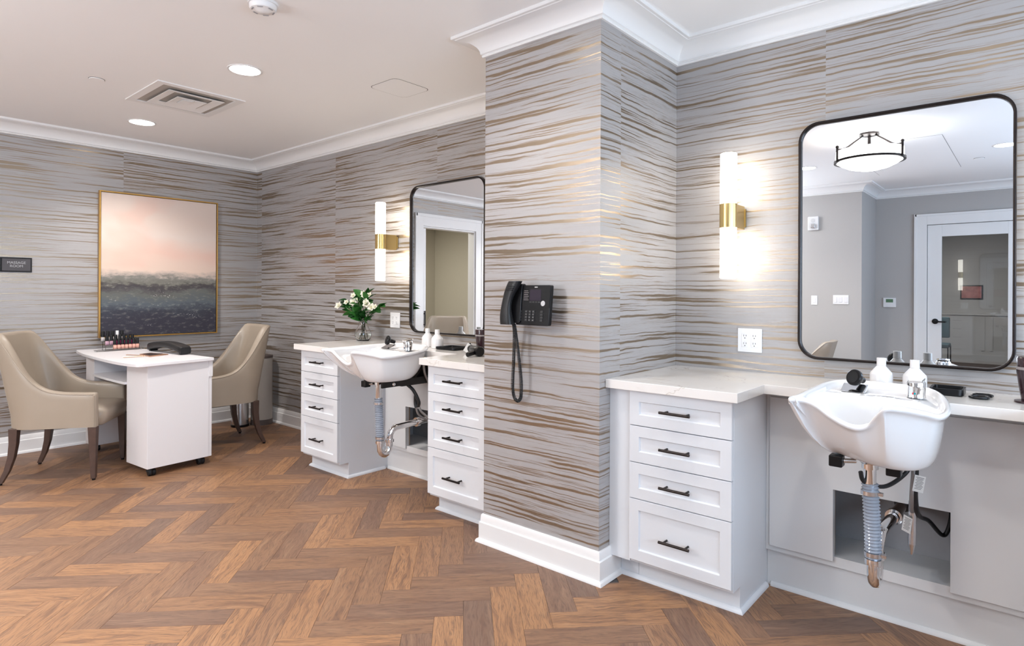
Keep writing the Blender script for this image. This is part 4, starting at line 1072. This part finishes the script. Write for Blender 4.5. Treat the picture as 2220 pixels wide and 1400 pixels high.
for k in range(7): polish(1, k, .032, 'lilac' if k < 2 else 'pink', ORD[k]+(' lilac' if k < 2 else ' bright pink')+' nail polish from the left, middle row of the acrylic rack', 'nail polishes in the middle row')
for k in range(5): polish(2, k, .036, 'clear', ORD[k]+' clear nail polish from the left, back row'+(', white cap' if k == 3 else ', black cap'), 'nail polishes in the back row', 'outlet' if k == 3 else 'matte')
# copper tools
t = thing('eyeshadow_palette', 'open dark palette with copper edging lying on the manicure table', 'palette', TP(.27,.5,ZTT))
obj('case', G().prism([(.350,.43),(.310,.64),(.215,.60),(.186,.37)], ZTT+.0005, ZTT+.007, lambda u, v, z_: TP(u, v, z_)), M['copper'], t, bevel=.001)
obj('inset', G().prism([(.322,.46),(.292,.60),(.228,.575),(.208,.415)], ZTT+.0071, ZTT+.0085, lambda u, v, z_: TP(u, v, z_)), M['stone'], t)
o = obj('nail_file', G().prism([(.195,.50),(.205,.515),(.150,.66),(.138,.65)], ZTT+.0005, ZTT+.004, lambda u, v, z_: TP(u, v, z_)), M['copper'], bevel=.001); tag(o, 'copper nail file lying beside the dark palette', 'nail file')
o = obj('cosmetic_brush', G().tube([TP(.175,.42,ZTT+.005),TP(.10,.45,ZTT+.005),TP(.045,.465,ZTT+.005)], [.004,.0042,.0045], 10), M['copper']); tag(o, 'thin copper-handled brush nearest the bowed table edge', 'brush')
# bins
x, y = -5.775, 2.785
x, y = -5.785, 2.755
t = thing('pedal_bin', 'small chrome bin with black base behind the armchair legs', 'bin', (x, y, 0))
obj('base', G().lathe([(0,.001),(.082,.001),(.082,.022),(0,.022)], (x,y,0), 32), M['black'], t)
obj('drum', G().lathe([(0,.0225),(.076,.0225),(.076,.255),(0,.255)], (x,y,0), 32), M['satin'], t)
obj('lid', G().lathe([(0,.2552),(.078,.2552),(.076,.272),(.04,.285),(0,.288)], (x,y,0), 32), M['satin'], t)
x, y = -5.735, 2.945
t = thing('tall_bin', 'tall greige bin with dark rim and base standing in the room corner', 'bin', (x, y, 0))
obj('base', G().lathe([(0,.001),(.100,.001),(.100,.052),(0,.052)], (x,y,0), 36), M['binrim'], t)
obj('drum', G().lathe([(0,.0525),(.0985,.0525),(.0985,.645),(0,.645)], (x,y,0), 36), M['bin_and_vent_shade'], t)
obj('rim', G().lathe([(.09,.6452),(.101,.6452),(.101,.668),(.09,.668)], (x,y,0), 36), M['binrim'], t)
# ------------------------------------------------------------------ behind the camera (seen in the mirrors)
def casing_y(name, x0, x1, ztop, y, wd):
    o = struct(name, G(), M['trim']) if False else None
    g = G(); g.box(x0-wd, y, 0, x0, y+.022, ztop+wd); g.box(x1, y, 0, x1+wd, y+.022, ztop+wd); g.box(x0, y, ztop, x1, y+.022, ztop+wd)
    g.box(x0-wd-.008, y, 0, x0-wd+.018, y+.032, ztop+wd+.008); g.box(x1+wd-.018, y, 0, x1+wd+.008, y+.032, ztop+wd+.008); g.box(x0-wd, y, ztop+wd-.018, x1+wd, y+.032, ztop+wd+.008)
    return g
d2 = struct('door_2', casing_y('', DX0, DX1, DXZ, B2+.0005, .125), M['trim'], bevel=.002)
y = B2-.05
g = G(); g.box(DX0+.004,y,.008,DX0+.15,y+.045,DXZ-.005); g.box(DX1-.15,y,.008,DX1-.004,y+.045,DXZ-.005); g.box(DX0+.15,y,2.0,DX1-.15,y+.045,DXZ-.005); g.box(DX0+.15,y,.008,DX1-.15,y+.045,.25)
struct('door_leaf', g, M['trim'], d2, bevel=.002)
struct('door_pane', G().box(DX0+.151,y+.018,.251,DX1-.151,y+.026,1.999), M['dglass'], d2)
hx = DX0+.085
g = G().lathe([(0,0),(.033,0),(.033,.008),(.012,.012),(.012,.05),(0,.05)], (hx,y+.045,.96), 24, 'y'); g.tube([(hx,y+.088,.96),(hx+.11,y+.088,.955)], .009, 12)
struct('door_handle', g, M['matte'], d2)
# lobby beyond the glazed door
LY = -8.2
g = G(); g.box(-3.2,LY-.1,0,1.8,LY,ZCEIL); g.box(-3.3,LY,0,-3.2,B2-T,ZCEIL); g.box(1.8,LY,0,1.9,B2-T,ZCEIL); g.box(-3.2,LY,ZCEIL,1.8,B2-T,ZCEIL+.1)
struct('wall_lobby', g, M['greige'])
struct('floor_lobby', G().box(-3.3,LY-.1,-.06,1.9,B2-T,-.001), M['carpet'])
g = G(); g.box(-3.2,LY,.90,1.8,LY+.03,.95); g.box(-3.2,LY,0,1.8,LY+.02,.16)
for k in range(6): g.box(-3.1+.82*k,LY,.24,-3.05+.82*k,LY+.012,.86); g.box(-2.4+.82*k,LY,.24,-2.35+.82*k,LY+.012,.86)
struct('trim_2', g, M['greige'])
t = thing('framed_print', 'small rose-toned framed print in the lobby, seen through the door glass', 'picture', (-.92, LY+.02, 1.34))
obj('frame', G().box(-1.08,LY+.001,1.20,-.74,LY+.025,1.46), M['matte'], t); obj('print', G().box(-1.06,LY+.025,1.22,-.76,LY+.027,1.44), M['rose_art'], t)
t = thing('lobby_chair', 'dark teal metal-framed chair in the lobby, seen through the door glass', 'chair', (-1.25, -6.6, 0))
obj('backrest', G().box(-1.45,-6.62,.55,-1.10,-6.55,.90), M['seat_dark'], t, bevel=.02); obj('seat', G().box(-1.45,-6.55,.40,-1.08,-6.15,.47), M['seat_dark'], t, bevel=.02)
for xx in (-1.44,-1.09):
    for yy in (-6.58,-6.17): obj('leg', G().tube([(xx,yy,0.001),(xx,yy,.42)], .010, 8), M['matte'], t)
area_lamp('lobby_lamp', (-1.2, -5.6, ZCEIL-.03), (-1.2, -5.6, 0), .5, 75, WARM, 'DISK')
# massage room door in the left wall
g = G(); wd, y0, y1, zt_ = .13, DL0, DL1, DLZ; x = XL
g.box(x, y0-wd, 0, x+.022, y0, zt_+wd); g.box(x, y1, 0, x+.022, y1+wd, zt_+wd); g.box(x, y0, zt_, x+.022, y1, zt_+wd)
g.box(x, y0-wd-.01, 0, x+.032, y0-wd+.02, zt_+wd+.03); g.box(x, y1+wd-.02, 0, x+.032, y1+wd+.01, zt_+wd+.03); g.box(x, y0-wd, zt_+wd-.01, x+.032, y1+wd, zt_+wd+.03)
g.box(x-T, y0, 0, x, y0+.02, zt_); g.box(x-T, y1-.02, 0, x, y1, zt_); g.box(x-T, y0+.02, zt_-.02, x, y1-.02, zt_)
d1 = struct('door_1', g, M['trim'], bevel=.002)
struct('door_leaf', G().box(x-.08,y1-.095,.008,x-.04,y1-.021,zt_-.025), M['trim'], d1, bevel=.002)
g = G().box(x-.028,y1-.075,.82,x-.016,y1-.060,1.04); g.box(x-.04,y1-.072,.85,x-.028,y1-.063,.865); g.box(x-.04,y1-.072,.995,x-.028,y1-.063,1.01)
struct('door_handle', g, M['bronze'], d1)
g = G(); g.box(-8.3,-1.3,0,-8.2,2.2,2.5); g.box(-8.2,-1.4,0,XL-T,-1.3,2.5); g.box(-8.2,2.2,0,XL-T,2.3,2.5); g.box(-8.2,-1.3,2.5,XL-T,2.2,2.6)
struct('wall_massage', g, M['beige'])
struct('floor_massage', G().box(-8.2,-1.3,-.06,XL-T,2.2,-.001), M['cavity'])
area_lamp('massage_lamp', (-7.2, .4, 2.46), (-7.2, .4, 0), .4, 40, (1,.92,.80), 'DISK')
# wall devices opposite the large mirror
t = thing('fire_strobe', 'white fire alarm strobe high on the wall, seen in the large mirror', 'alarm', (-2.11, B1, 2.17))
obj('housing', G().box(-2.175,B1+.0005,2.085,-2.050,B1+.035,2.255), M['outlet'], t, bevel=.01); obj('lens', G().box(-2.135,B1+.0355,2.11,-2.085,B1+.06,2.165), M['satin'], t, bevel=.006)
obj('sounder_grille', G().lathe([(0,B1+.0352),(.026,B1+.0352),(.026,B1+.038),(0,B1+.038)], (-2.112,0,2.205), 20, 'y'), M['panel'], t)
plate_y('light_switch', 'white single switch plate left of the triple one, in the large mirror', 'switch', -2.137, -2.065, 1.153, 1.268, B1, 1, 'switch')
plate_y('light_switch', 'white triple switch plate beside the single one, in the large mirror', 'switch', -1.888, -1.717, 1.164, 1.276, B1, 1, 'switch')
t = thing('thermostat', 'white thermostat with green display beside the door, in the large mirror', 'thermostat', (-1.415, B2, 1.184))
obj('housing', G().box(-1.485,B2+.0005,1.124,-1.346,B2+.022,1.244), M['outlet'], t, bevel=.004); obj('display', G().box(-1.455,B2+.0222,1.185,-1.376,B2+.0235,1.228), M['lcd'], t)
for k in range(3): obj('button', G().box(-1.445+.03*k,B2+.0222,1.145,-1.43+.03*k,B2+.0245,1.155), M['white'], t)
# semi-flush pendants
def pendant(x, y, label, bowl='bowl'):
    t = thing('pendant_light', label, 'ceiling light', (x, y, ZCEIL))
    obj('canopy', G().lathe([(0,ZCEIL-.0005),(.075,ZCEIL-.0005),(.075,ZCEIL-.016),(.05,ZCEIL-.024),(0,ZCEIL-.024)], (x,y,0), 32), M['bronze'], t)
    obj('stem', G().tube([(x,y,ZCEIL-.024),(x,y,ZCEIL-.139)], .012, 12), M['bronze'], t)
    zb = ZCEIL-.140
    obj('drum_shade', G().lathe([(.0,zb),(.245,zb),(.248,zb-.088),(.0,zb-.088)], (x,y,0), 48), M[bowl], t)
    obj('glass_bowl', G().lathe([(0,zb-.166),(.07,zb-.162),(.15,zb-.142),(.205,zb-.115),(.236,zb-.093),(0,zb-.0885)], (x,y,0), 48), M[bowl], t)
    obj('ring', G().lathe([(.2485,zb-.076),(.260,zb-.076),(.260,zb-.094),(.238,zb-.094),(.238,zb-.0895),(.2485,zb-.0875)], (x,y,0), 48), M['bronze'], t)
    for k in range(3):
        a = 2*PI*k/3+.35; ca, sa = math.cos(a), math.sin(a)
        obj('arm', G().tube(catmull([(x+.05*ca,y+.05*sa,ZCEIL-.020),(x+.12*ca,y+.12*sa,ZCEIL-.070),(x+.20*ca,y+.20*sa,ZCEIL-.128),(x+.262*ca,y+.262*sa,ZCEIL-.134)],6), .007, 8), M['bronze'], t)
        obj('arm_post', G().tube([(x+.262*ca,y+.262*sa,zb+.022),(x+.262*ca,y+.262*sa,zb-.096)], .009, 10), M['bronze'], t)
        obj('finial', G().sphere((x+.262*ca,y+.262*sa,zb+.026), .013, 12), M['bronze'], t)
pendant(-1.046, .394, 'semi-flush bowl pendant with bronze arms, seen in the large mirror')
pendant(-3.3, -1.2, 'added unseen semi-flush bowl pendant with bronze arms, over the middle of the room', 'bowl_added')  # out of view, added to brighten the ceiling and the left side
